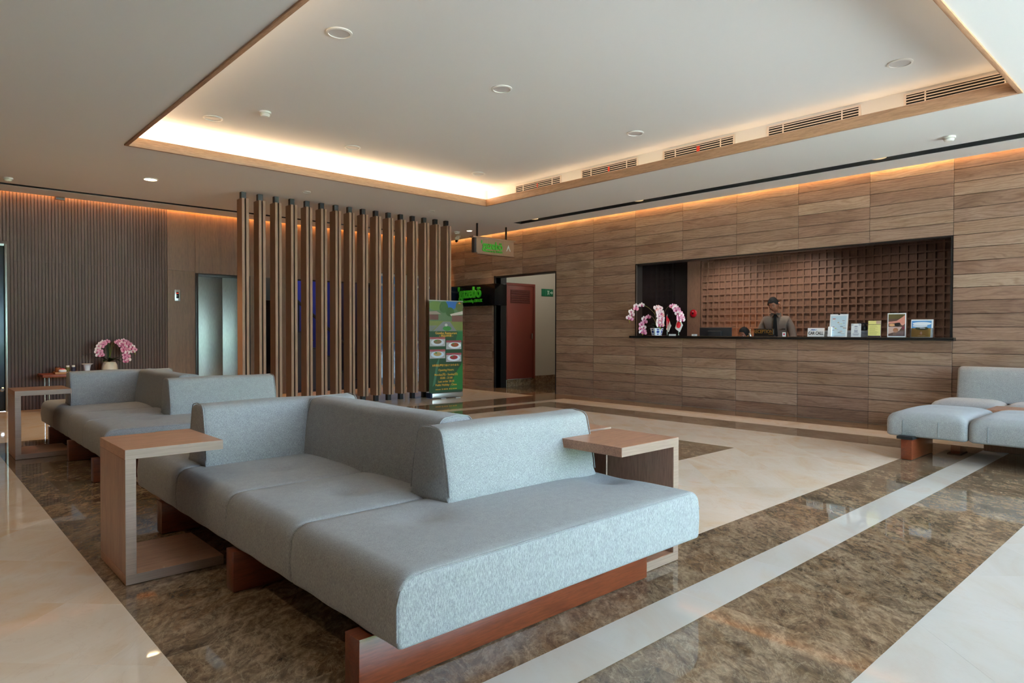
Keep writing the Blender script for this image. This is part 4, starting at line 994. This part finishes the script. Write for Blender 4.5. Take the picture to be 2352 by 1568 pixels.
# CAR CALL sign
def leaning(name, label, cat, y, w, h, lean=.14, x=XI, th=.004, mat='paper_white'):
    g = thing(name, label, cat, (x, yi(y, x), ZS)); 
    p = bpy.data.objects.new('board', box_me('board', 0, th, -w/2, w/2, 0, h)); p.data.materials.append(MATS[mat]); p.rotation_euler = (0, lean, 0); p.location = (0, 0, .0008); link(p, g)
    q = box_me('strut', 0, .003, -w/4, w/4, 0, h*.72); qo = mesh_obj('strut', q, mat, g, (h*.28+.004, 0, .001), (0, -.12, 0))
    return g, p
g, p = leaning('car_call_sign', 'white desk sign reading CAR CALL with a blue zigzag mark', 'sign', 3.772, .22, .118)
text('lettering', 'CAR CALL', .058, 'black_satin', p, FACE_X, (-.0006, .002, .046), .0006, sx=.74, bold=.0014)
for k, c in ((0, (20, 80, 150)), (1, (30, 110, 190)), (2, (150, 190, 225))):
    print_shape('blue_mark', [(0, 0), (.02, .018), (.028, .018), (.048, 0), (.036, 0), (.024, .011), (.012, 0)], pm(c), p, FACE_X, (-.0006, .075-.024*k, .084))
# map stand, cards, posters
g, p = leaning('map_stand', 'white stand with a pale blue street map, tallest of the white cards', 'stand', 3.49, .225, .30, .16)
print_shape('map_print', rect(-.1, .095, .01, .275), pm((190, 212, 228)), p, FACE_X, (-.0004, 0, 0), .0004)
for i in range(26):
    c = random.choice([(150, 170, 190), (210, 196, 190), (220, 226, 232), (160, 160, 176), (200, 120, 110), (170, 190, 130)]); x0 = random.uniform(-.09, .06); y0 = random.uniform(.02, .25)
    print_shape('map_mark', rect(x0, x0+random.uniform(.01, .045), y0, y0+random.uniform(.003, .012)), pm(c), p, FACE_X, (-.0009, 0, 0), .0003)
box('clip', -.004, .008, -.01, .01, .29, .303, 'black_satin', p); box('leaflet_box', -.03, -.001, .075, .118, .0, .13, 'paper_white', p)
g, p = leaning('info_card', 'small white printed card between the map and the yellow card', 'card', 3.268, .118, .17, .05)
for i, (w, z) in enumerate(((.036, .13), (.034, .135), (.03, .11), (.044, .085), (.044, .075), (.036, .065), (.05, .055), (.08, .035), (.06, .022))): print_shape('print_line', rect(-w/2, w/2, z, z+.006), pm((140, 140, 165)), p, FACE_X, (-.0005, 0, 0), .0003)
for sx_ in (-.045, .045): print_shape('corner_print', ell(sx_, .155, .014, .012, 10), pm((190, 192, 205)), p, FACE_X, (-.0005, 0, 0), .0003)
g, p = leaning('yellow_price_card', 'pale yellow printed price card on the counter', 'card', 3.052, .145, .205, .05)
print_shape('yellow_sheet', rect(-.0725, .0725, .018, .205), pm((226, 218, 138)), p, FACE_X, (-.0004, 0, 0), .0003); print_shape('dark_band', rect(-.0725, .0725, .0, .018), pm((70, 56, 66)), p, FACE_X, (-.0004, 0, 0), .0003); print_shape('dark_rule', rect(-.0725, .0725, .155, .16), pm((70, 60, 50)), p, FACE_X, (-.001, 0, 0), .0003); print_shape('photo_print', rect(.02, .0725, .166, .203), pm((190, 160, 140)), p, FACE_X, (-.001, 0, 0), .0003)
for i in range(9): print_shape('print_line', rect(-.055, -.055+random.uniform(.06, .11), .135-.0125*i, .138-.0125*i), pm((150, 140, 80)), p, FACE_X, (-.001, 0, 0), .0003)
g, p = leaning('spa_poster', 'upright white-framed poster with a pink and brown massage picture', 'poster', 2.80, .205, .295, .03)
print_shape('photo_ground', rect(-.092, .092, .015, .282), pm((96, 70, 62)), p, FACE_X, (-.0004, 0, 0), .0003)
for pts, c in ((rect(-.092, .092, .225, .282), (96, 84, 46)), ([(-.092, .19), (.0, .2), (.05, .235), (.092, .27), (.092, .16), (.03, .18), (-.092, .165)], (208, 140, 124)), (ell(.065, .19, .027, .045), (214, 152, 136)), (ell(.01, .155, .034, .022), (34, 30, 28)), (ell(-.05, .15, .036, .016), (222, 170, 120)), ([(-.092, .13), (.06, .125), (.03, .08), (-.03, .06), (-.092, .04)], (196, 168, 160)), (ell(-.01, .085, .03, .03), (160, 104, 72)), (rect(.0, .092, .015, .07), (80, 58, 66)), (ell(.075, .115, .014, .02), (130, 50, 70))):
    print_shape('photo_print', pts, pm(c), p, FACE_X, (-.0008-.0003*random.random(), 0, 0), .0003)
for i in range(4): print_shape('print_line', rect(-.04, .08, .03+.014*i, .033+.014*i), pm((190, 170, 160)), p, FACE_X, (-.0014, 0, 0), .0003)
g, p = leaning('brochure_holder', 'acrylic holder with white brochures showing a blue sky and sand', 'brochure holder', 2.53, .235, .215, .12)
print_shape('sky_print', rect(-.11, .1, .1, .2), pm((90, 150, 205)), p, FACE_X, (-.0004, 0, 0), .0003); print_shape('sand_print', rect(-.11, .095, .005, .11), pm((176, 138, 60)), p, FACE_X, (-.0007, 0, 0), .0003)
for pts, c in ((ell(0, .165, .1, .02), (222, 230, 240)), (ell(-.02, .14, .08, .022), (200, 212, 226)), (ell(0, .108, .07, .02), (70, 84, 52)), (rect(-.02, .035, .105, .115), (190, 200, 215)), (ell(-.005, .05, .012, .02), (214, 180, 160)), (rect(-.03, .0, .035, .039), (200, 80, 40)), (rect(-.04, .04, .018, .022), (220, 205, 170))): print_shape('photo_print', pts, pm(c), p, FACE_X, (-.0011-.0003*random.random(), 0, 0), .0003)
box('acrylic_front', -.03, -.027, -.118, .118, 0, .11, 'acrylic', p); box('acrylic_side', -.03, .0, -.118, -.116, 0, .11, 'acrylic', p); box('acrylic_side', -.03, .0, .116, .118, 0, .11, 'acrylic', p)
g = thing('printer', 'low pale grey office printer behind the counter cards', 'printer', (9.6, 3.66, .75)); box('body', -.16, .16, -.27, .27, .002, .38, pm((160, 160, 162)), g, .012); box('lid', -.155, .155, -.262, .262, .38, .425, pm((172, 172, 174)), g, .008); box('slot', -.163, -.158, -.2, .2, .2, .23, 'black_satin', g)
g = thing('desk_phone', 'black round object standing on the printer behind the yellow card', 'phone', (9.62, 3.42, 1.1755)); mesh_obj('body', lathe_me('body', [(.05, 0.0), (.058, .02), (.055, .05), (.035, .08), (.01, .09)], 20), 'black_satin', g); box('handset', -.02, .02, -.06, .06, .085, .105, 'black_satin', g, .006)

# ---------------------------------------------------------------- people
def skin_mesh(name, verts, edges, radii, levels=2):
    me = bpy.data.meshes.new(name); me.from_pydata(verts, edges, []); ob = bpy.data.objects.new(name, me); C.objects.link(ob)
    md = ob.modifiers.new('skin', 'SKIN'); md.use_smooth_shade = True
    for i, r in enumerate(radii):
        sv = me.skin_vertices[0].data[i]; sv.radius = (r, r) if isinstance(r, (int, float)) else r
    me.skin_vertices[0].data[0].use_root = True
    sb = ob.modifiers.new('sub', 'SUBSURF'); sb.levels = levels
    dg = bpy.context.evaluated_depsgraph_get(); dg.update()
    out = bpy.data.meshes.new_from_object(ob.evaluated_get(dg)); bpy.data.objects.remove(ob); out.name = name; out.shade_smooth(); return out
def head_bm(bm, M_, female=False):
    """head in local frame: z up, -y the face; about 0.23 high, centre at the origin"""
    nu, nv = 28, 22; rows = []
    for j in range(nv+1):
        ph = math.pi*j/nv; row = []
        for i in range(nu):
            th = 2*math.pi*i/nu; x, y, z = math.sin(ph)*math.sin(th), -math.sin(ph)*math.cos(th), math.cos(ph)
            fx, fy, fz = .075, .094, .115
            if z < 0: k = 1-.30*min(1, -z)**1.3; fx *= k; fy *= 1-.12*min(1, -z)
            p = Vector((x*fx, y*fy, z*fz))
            if y < 0:
                fr = -y
                p.y -= .020*math.exp(-(x*x)/.02)*math.exp(-((z+.16)**2)/.022)*fr         # nose
                p.y -= .007*math.exp(-(x*x)/.05)*math.exp(-((z+.50)**2)/.010)*fr          # lips
                p.y -= .009*math.exp(-(x*x)/.06)*math.exp(-((z+.82)**2)/.02)*fr           # chin
                p.y += .010*math.exp(-((abs(x)-.42)**2)/.03)*math.exp(-((z-.05)**2)/.012)*fr  # eye sockets
                p.y -= .005*math.exp(-((abs(x)-.40)**2)/.05)*math.exp(-((z-.22)**2)/.008)*fr  # brows
            row.append(bm.verts.new(M_ @ p))
        rows.append(row)
    for a, b_ in zip(rows[:-1], rows[1:]):
        for i in range(nu): bm.faces.new((a[i], a[(i+1) % nu], b_[(i+1) % nu], b_[i]))
    for sg in (-1, 1):      # ears
        vs = []
        for i in range(10):
            a = 2*math.pi*i/10; vs.append((sg*.076, .008+.016*math.cos(a), .002+.03*math.sin(a)))
        ia = [bm.verts.new(M_ @ Vector(v)) for v in vs]; oa = [bm.verts.new(M_ @ Vector((v[0]+sg*.014, v[1]*1.0+.008, v[2]*1.05))) for v in vs]
        for i in range(10): bm.faces.new((ia[i], ia[(i+1) % 10], oa[(i+1) % 10], oa[i]))
        bm.faces.new(oa)
def face_parts(par, M_):
    def put(nm, me, mat, p, r=(0, 0, 0)):
        o = mesh_obj(nm, me, mat, par); o.matrix_local = M_ @ Matrix.Translation(p) @ Matrix.Rotation(r[0], 4, 'X') @ Matrix.Rotation(r[2], 4, 'Z'); return o
    eb = lathe_me('eye', [(.0005, -.010), (.007, -.007), (.010, 0), (.007, .007), (.0005, .010)], 12, 80, False)
    for sg in (-1, 1):
        put('eye', eb, 'eye_white', Vector((sg*.031, -.076, .006))); put('iris', lathe_me('iris', [(.005, 0), (.004, .003)], 10), 'eye_dark', Vector((sg*.031, -.0845, .005)), (math.pi/2, 0, 0))
        put('eyebrow', tube_me('eyebrow', [(sg*.014, -.0895, .028), (sg*.03, -.087, .034), (sg*.048, -.077, .028)], [.002, .0035, .0015], 6), 'hair', Vector((0, -.003, 0)))
        put('eyelid', tube_me('eyelid', [(sg*.02, -.085, .008), (sg*.031, -.088, .0125), (sg*.044, -.080, .008)], .002, 5), 'skin', Vector((0, 0, 0)))
    put('mouth', tube_me('mouth', [(-.022, -.079, -.057), (0, -.0895, -.056), (.022, -.079, -.057)], [.002, .005, .002], 6), 'lips', Vector((0, -.003, 0)))
def hair_cap(par, M_, front_z=.045, side_z=-.02, back_z=-.05, fringe=0.0, scale=1.0, drop=None):
    bm = bmesh.new(); nu, nv = 32, 14; rows = []
    for j in range(nv+1):
        row = []
        for i in range(nu):
            th = 2*math.pi*i/nu; cy = -math.cos(th)
            lim = front_z if cy < -.55 else (side_z if cy < .2 else back_z)
            w = max(0, min(1, (cy+.75)/.45)); lim = front_z*(1-w)+(side_z if cy < .2 else side_z+(back_z-side_z)*min(1, (cy-.2)/.6))*w
            z_end = lim/.115; ph_end = math.acos(max(-1, min(1, z_end))); ph = ph_end*j/nv
            x, y, z = math.sin(ph)*math.sin(th), -math.sin(ph)*math.cos(th), math.cos(ph)
            k = 1.07+.05*max(0, z)+.012*math.sin(7*th+3*ph)+.010*math.sin(19*th+5*ph)
            p = Vector((x*.075*k*scale, y*.094*k*scale, z*.115*k*scale))
            if cy < -.3 and j > nv*.6: p.y -= fringe*(j/nv-.6)*2.5; p.x -= fringe*.5*(j/nv-.6)
            row.append(bm.verts.new(M_ @ p))
        rows.append(row)
    for a, b_ in zip(rows[:-1], rows[1:]):
        for i in range(nu): bm.faces.new((a[i], a[(i+1) % nu], b_[(i+1) % nu], b_[i]))
    bmesh.ops.remove_doubles(bm, verts=bm.verts[:], dist=.0004)
    bmesh.ops.solidify(bm, geom=bm.faces[:], thickness=-.006)
    return mesh_obj('hair', from_bm('hair', bm, 70), 'hair', par)
def hand_chain(V_, E_, R_, wrist_i, wrist, direction, palm_n, side):
    """palm and five unequal, slightly curled fingers appended to a skin skeleton"""
    d = Vector(direction).normalized(); nn = Vector(palm_n).normalized(); s = d.cross(nn).normalized()*side
    def add(p, r, par): V_.append(tuple(p)); R_.append(r); E_.append((par, len(V_)-1)); return len(V_)-1
    w = Vector(wrist); pc = add(w+d*.045, (.034, .018), wrist_i)
    for k, (off, ln) in enumerate(((-.027, .062), (-.009, .074), (.009, .07), (.026, .055))):
        b_ = add(w+d*.085+s*off, .010, pc); m_ = add(w+d*(.085+ln*.55)+s*off*1.1+nn*.012, .009, b_); add(w+d*(.085+ln*.85)+s*off*1.1+nn*.035, .0075, m_)
    t0_ = add(w+d*.035-s*.036, .011, pc); t1_ = add(w+d*.062-s*.05+nn*.01, .010, t0_); add(w+d*.085-s*.05+nn*.024, .008, t1_)
def person(label, loc, rz, seated=False):
    g = thing('person', label, 'person', loc, rz)
    return g
# --- standing man: local frame faces -y (towards the lobby after rz), feet on the floor
man = person('man in taupe shirt and dark tie standing behind the counter looking down', (10.10, 4.86, 0), math.radians(-72))
hipz = .92
V_ = [(0, .03, hipz), (0, .02, 1.06), (0, -.01, 1.20), (0, -.03, 1.31), (0, -.05, 1.41), (0, -.085, 1.50)]
R_ = [(.15, .11), (.14, .10), (.15, .11), (.13, .095), (.064, .062), (.058, .058)]
E_ = [(0, 1), (1, 2), (2, 3), (3, 4), (4, 5)]
def limb(par, pts):
    for p, r in pts:
        V_.append(p); R_.append(r); E_.append((par, len(V_)-1)); par = len(V_)-1
    return par
for sg in (-1, 1):
    limb(0, [((sg*.1, .03, .84), (.085, .09)), ((sg*.105, .01, .50), .062), ((sg*.105, .05, .30), .055), ((sg*.105, .06, .09), .04), ((sg*.11, -.02, .045), (.042, .04)), ((sg*.115, -.12, .035), (.04, .03))])
    e = limb(3, [((sg*.155, -.03, 1.335), .058), ((sg*.205, -.01, 1.24), .052), ((sg*.245, -.03, 1.06), .042), ((sg*.22, -.16, .93), .036), ((sg*.15, -.27, .82), .028)])
    hand_chain(V_, E_, R_, e, V_[e], (-sg*.45, -.75, -.35), (0, -.2, -1), sg)
bodym = skin_mesh('body', V_, E_, R_)
HM = Matrix.Translation((-.025, -.135, 1.572)) @ Matrix.Rotation(math.radians(-14), 4, 'Z') @ Matrix.Rotation(math.radians(24), 4, 'X') @ Matrix.Rotation(math.radians(-6), 4, 'Y')
bm = bmesh.new(); bm.from_mesh(bodym); head_bm(bm, HM)
bodym = from_bm('body', bm, 80); body = mesh_obj('body', bodym, 'skin', man)
face_parts(man, HM); hair_cap(man, HM, .060, .008, -.05, .006)
# clothes: inflated shells over the same skeleton
sv = [(0, .03, .90), (0, .02, 1.06), (0, -.01, 1.20), (0, -.03, 1.315), (0, -.045, 1.40)]; sr = [(.175, .135), (.16, .126), (.175, .134), (.145, .115), (.085, .08)]; se = [(0, 1), (1, 2), (2, 3), (3, 4)]
for sg in (-1, 1):
    par = 3
    for p, r in (((sg*.155, -.03, 1.338), .074), ((sg*.207, -.01, 1.24), .068), ((sg*.25, -.03, 1.06), .060), ((sg*.24, -.11, .99), .056), ((sg*.205, -.19, .905), .046)):
        sv.append(p); sr.append(r); se.append((par, len(sv)-1)); par = len(sv)-1
shirt = mesh_obj('shirt', skin_mesh('shirt', sv, se, sr), 'shirt_taupe', man)
pv = [(0, .03, .93)]; pr_ = [(.168, .13)]; pe = []
for sg in (-1, 1):
    par = 0
    for p, r in (((sg*.1, .03, .82), (.105, .108)), ((sg*.105, .015, .5), .085), ((sg*.105, .05, .28), .075), ((sg*.105, .06, .08), .068)):
        pv.append(p); pr_.append(r); pe.append((par, len(pv)-1)); par = len(pv)-1
mesh_obj('trousers', skin_mesh('trousers', pv, pe, pr_), 'trousers', man)
for sg in (-1, 1):
    bm = bmesh.new(); bmesh.ops.create_uvsphere(bm, u_segments=14, v_segments=8, radius=1)
    for v in bm.verts:
        v.co.x *= .05; v.co.y *= .135; v.co.z = v.co.z*.05 if v.co.z > 0 else v.co.z*.03
    mesh_obj('shoe', from_bm('shoe', bm, 60), 'black_satin', man, (sg*.112, -.04, .032))
# tie, collar, breast badge
bm = bmesh.new()
def ribbon(rows):
    prev = None
    for (x0, x1, y, z) in rows:
        r_ = [bm.verts.new((x0, y, z)), bm.verts.new((x1, y, z))]
        if prev: bm.faces.new((prev[0], prev[1], r_[1], r_[0]))
        prev = r_
ribbon([(-.022, .022, -.138, 1.425), (-.027, .027, -.150, 1.40), (-.018, .018, -.158, 1.375), (-.024, .024, -.166, 1.33), (-.034, .034, -.165, 1.2), (-.042, .042, -.145, 1.05), (-.044, .044, -.135, .98), (-.002, .002, -.135, .93)])
bmesh.ops.solidify(bm, geom=bm.faces[:], thickness=.008)
mesh_obj('tie', from_bm('tie', bm, 40), 'tie_dark', man, (0, .002, 0))
for sg in (-1, 1):
    bm = bmesh.new(); vs = [bm.verts.new(v) for v in ((sg*.004, -.140, 1.44), (sg*.075, -.07, 1.455), (sg*.085, -.09, 1.40), (sg*.055, -.152, 1.375))]; bm.faces.new(vs); bmesh.ops.solidify(bm, geom=bm.faces[:], thickness=.005)
    mesh_obj('collar', from_bm('collar', bm), 'shirt_taupe', man)
bd = box('badge', .10, .15, -.176, -.172, 1.19, 1.21, 'chrome', man)
# --- seated woman, mostly hidden behind the counter
wom = person('dark-haired woman seated low behind the counter, eyes just above the shelf', (9.98, 5.33, 0), math.radians(-80))
V_ = [(0, .1, .50), (0, .09, .62), (0, .06, .76), (0, .05, .87), (0, .04, .93), (0, .025, .99)]; R_ = [(.15, .12), (.125, .1), (.14, .1), (.125, .085), (.05, .05), (.045, .045)]; E_ = [(0, 1), (1, 2), (2, 3), (3, 4), (4, 5)]
for sg in (-1, 1):
    limb(0, [((sg*.09, .02, .48), .085), ((sg*.1, -.30, .50), .062), ((sg*.1, -.31, .28), .05), ((sg*.1, -.29, .07), .035), ((sg*.1, -.4, .035), (.035, .028))])
    e = limb(3, [((sg*.15, .05, .89), .05), ((sg*.2, .05, .76), .042), ((sg*.21, -.06, .70), .036), ((sg*.14, -.2, .80), .028)])
    hand_chain(V_, E_, R_, e, V_[e], (-sg*.2, -.95, -.05), (0, 0, -1), sg)
HW = Matrix.Translation((0, -.01, 1.105)) @ Matrix.Rotation(math.radians(-18), 4, 'Z') @ Matrix.Rotation(math.radians(12), 4, 'X')
bm = bmesh.new(); bm.from_mesh(skin_mesh('body', V_, E_, R_)); head_bm(bm, HW)
mesh_obj('body', from_bm('body', bm, 80), 'skin', wom); face_parts(wom, HW); hair_cap(wom, HW, .062, -.06, -.09, 0, 1.03)
sv = [(0, .1, .52), (0, .09, .64), (0, .06, .77), (0, .05, .875), (0, .042, .92)]; sr = [(.165, .135), (.145, .12), (.16, .12), (.14, .1), (.062, .06)]; se = [(0, 1), (1, 2), (2, 3), (3, 4)]
for sg in (-1, 1):
    par = 3
    for p, r in (((sg*.155, .05, .893), .062), ((sg*.205, .05, .765), .054), ((sg*.212, -.06, .705), .048)):
        sv.append(p); sr.append(r); se.append((par, len(sv)-1)); par = len(sv)-1
mesh_obj('blouse', skin_mesh('blouse', sv, se, sr), 'shirt_taupe', wom)
g = thing('office_chair', 'dark office chair under the seated woman', 'chair', (10.08, 5.31, 0), math.radians(-80))
box('seat', -.22, .22, -.2, .22, .37, .42, 'trousers', g, .02); box('backrest', -.2, .2, .24, .28, .5, .9, 'trousers', g, .015); mesh_obj('column', lathe_me('column', [(.03, .06), (.025, .37)], 12), 'black_satin', g)
for i in range(5):
    a = 2*math.pi*i/5; mesh_obj('foot', tube_me('foot', [(0, 0, .07), (.22*math.cos(a), .22*math.sin(a), .03)], .018, 6), 'black_satin', g)

g = thing('desk_lamp', 'small warm desk lamp hidden behind the reception counter', 'lamp', (9.6, 6.15, .7505))
mesh_obj('base', lathe_me('base', [(.06, 0), (.06, .012), (.01, .016)], 16), 'black_satin', g); mesh_obj('arm', tube_me('arm', [(0, 0, .014), (.02, 0, .2), (.1, 0, .25)], .006, 8), 'black_satin', g); mesh_obj('shade', lathe_me('shade', [(.055, -.03), (.02, .03)], 16), 'black_satin', g, (.1, 0, .25))
ll = bpy.data.lights.new('desk_bulb', 'POINT'); ll.energy = 4; ll.color = (1, .5, .2); ll.shadow_soft_size = .03
lo_ = bpy.data.objects.new('desk_bulb', ll); C.objects.link(lo_); lo_.location = (10.0, 5.55, .95)
# ---------------------------------------------------------------- signs
g = thing('hanging_sign', 'wooden hanging sign with green lettering and a white arrow', 'sign', (8.23, 9.465, 2.585))
box('board', -.43, .50, -.04, .04, .022, .29, 'fin_oak', g, .002); box('end_panel', -.475, -.43, -.04, .04, .022, .29, 'backing_dark', g)
box('top_ledge', -.51, .53, -.055, .055, .29, .315, 'fin_oak', g, .002); box('bottom_ledge', -.42, .51, -.055, .055, 0, .022, 'fin_oak', g, .002)
for x in (-.378, .337): box('hanger', x-.013, x+.013, -.013, .013, .315, ZC-2.586, 'black_satin', g)
text('lettering', "'gazebö", .2, 'sign_green', g, FACE_Y, (-.06, -.046, .165), .006, bold=.005, sx=.88); text('lettering', 'restaurant by ANNEX', .05, 'sign_green', g, FACE_Y, (-.02, -.045, .065), .004, bold=.001, sx=1.0)
print_shape('white_arrow', [(-.055, 0), (0, .12), (.055, 0), (.04, 0), (0, .065), (-.04, 0)], pm((220, 220, 222)), g, FACE_Y, (.36, -.041, .1), .004)
g = thing('wall_sign', 'black box sign with green gazebo lettering on the plank wall', 'sign', (8.70, 10.6, 1.68))
box('box', 0, .318, -.66, 1.2, 0, .43, 'black_glass', g, .004)
text('lettering', "'gazebö", .31, 'sign_green', g, FACE_X, (-.02, .12, .27), .018, bold=.008, sx=.80); text('lettering', 'restaurant by ANNEX', .085, 'sign_green', g, FACE_X, (-.012, .05, .105), .01, bold=.002, sx=.85)

# roll-up banner
bn = thing('roll_up_banner', 'green roll-up restaurant banner with food pictures on a silver base', 'banner', (7.06, 9.36, 0), math.radians(-4))
box('base', -.335, .30, -.09, .09, .012, .095, 'alu', bn, .01); box('base_end', -.365, -.335, -.085, .085, .012, .10, pm((24, 40, 70)), bn, .012); box('foot', -.2, -.1, -.16, .16, 0.001, .012, 'alu', bn); box('foot', .1, .2, -.16, .16, 0.001, .012, 'alu', bn)
sheet = box('sheet', -.345, .35, -.002, .0, .09, 1.69, pm((34, 62, 38), .35), bn); box('top_bar', -.35, .355, -.008, .008, 1.685, 1.70, 'alu', bn); box('pole', -.012, .012, .02, .04, .09, 1.68, 'alu', bn)
def bp(pts, c, lay_=1): print_shape('banner_print', pts, pm(c, .4), sheet, FACE_Y, (0, -.0022-.0004*lay_, 0), .0003)
bp(rect(-.345, .35, 1.16, 1.685), (86, 108, 76)); bp([(.0, 1.685), (.24, 1.685), (.2, 1.58), (.1, 1.5), (.02, 1.58)], (40, 92, 160), 2); bp(rect(-.345, .35, 1.18, 1.34), (112, 118, 60), 2)
bp([(-.27, 1.165), (.22, 1.165), (.08, 1.33), (-.06, 1.33)], (120, 118, 122), 3); bp([(-.345, 1.165), (-.29, 1.165), (-.18, 1.26), (-.345, 1.26)], (112, 112, 108), 3)
for (cx, cy, rx, ry, c) in ((-.22, 1.6, .13, .08, (92, 116, 54)), (-.05, 1.58, .09, .1, (60, 92, 48)), (.08, 1.5, .09, .08, (58, 88, 44)), (.28, 1.6, .08, .09, (84, 92, 48))): bp(ell(cx, cy, rx, ry), c, 3)
bp([(-.345, 1.5), (-.2, 1.51), (-.1, 1.46), (-.345, 1.45)], (150, 128, 120), 4); bp(rect(-.34, -.16, 1.36, 1.45), (96, 58, 50), 4); bp([(.08, 1.46), (.35, 1.52), (.35, 1.46), (.1, 1.43)], (196, 180, 172), 4); bp(rect(.12, .35, 1.33, 1.44), (108, 70, 62), 4)
bp(ell(.02, 1.21, .09, .04), (50, 120, 52), 4); bp(ell(.0, 1.27, .03, .025), (190, 184, 182), 5); bp([(.25, 1.645), (.31, 1.645), (.28, 1.675)], (226, 120, 60), 5)
bp(rect(-.345, .35, .10, 1.16), (34, 66, 38)); bp([(.05, .13), (.35, .13), (.35, .62), (.2, .42)], (30, 104, 44), 2); bp([(.2, 1.0), (.35, 1.0), (.35, 1.16), (.25, 1.16)], (28, 96, 50), 2); bp([(-.28, .2), (-.22, .25), (-.14, .68), (-.12, .74), (-.2, .6)], (62, 104, 80), 2)
def dish(x0, x1, z0, z1, plate, food, fx):
    bp(rect(x0, x1, z0, z1), (168, 160, 166), 3); cx, cz = (x0+x1)/2, (z0+z1)/2; w, h = x1-x0, z1-z0
    bp(rect(x0, x1, z1-.035, z1), (150, 70, 76), 4); bp(ell(cx+fx, cz-.01, w*.42, h*.36), plate, 5); bp(ell(cx+fx, cz, w*.26, h*.24), food, 6); bp(ell(cx+fx-.03, cz+.02, .02, .014), (70, 120, 60), 7)
dish(-.335, -.02, .90, 1.06, (196, 196, 210), (120, 96, 70), 0); dish(0, .32, .845, 1.0, (220, 220, 228), (150, 76, 40), .02); dish(-.335, -.02, .69, .845, (192, 206, 224), (168, 140, 92), 0); dish(0, .32, .625, .78, (212, 216, 232), (150, 40, 46), 0)
OR = pm((222, 160, 50), .4)
def bt(s, size, z, x=0, sx=1.0): text('lettering', s, size, OR, sheet, FACE_Y, (x, -.0055, z), .0004, sx=sx, bold=.0006)
bt('Gazebo Restaurant', .058, 1.128); bt('~ 絶品お料理 ~', .044, 1.08); bt('お料理各種取り揃えております♪', .042, .565, -.01, .92); bt('Opening Hours:', .05, .485); bt('Monday(月) - Sunday(日)', .05, .405, 0, .95); bt('10:00 - 21:00', .05, .345); bt('Last order 20:30', .05, .285); bt('Public Holiday : Close', .05, .225); bt('restaurant   021 000 000   ● 021 000 000', .026, .15)
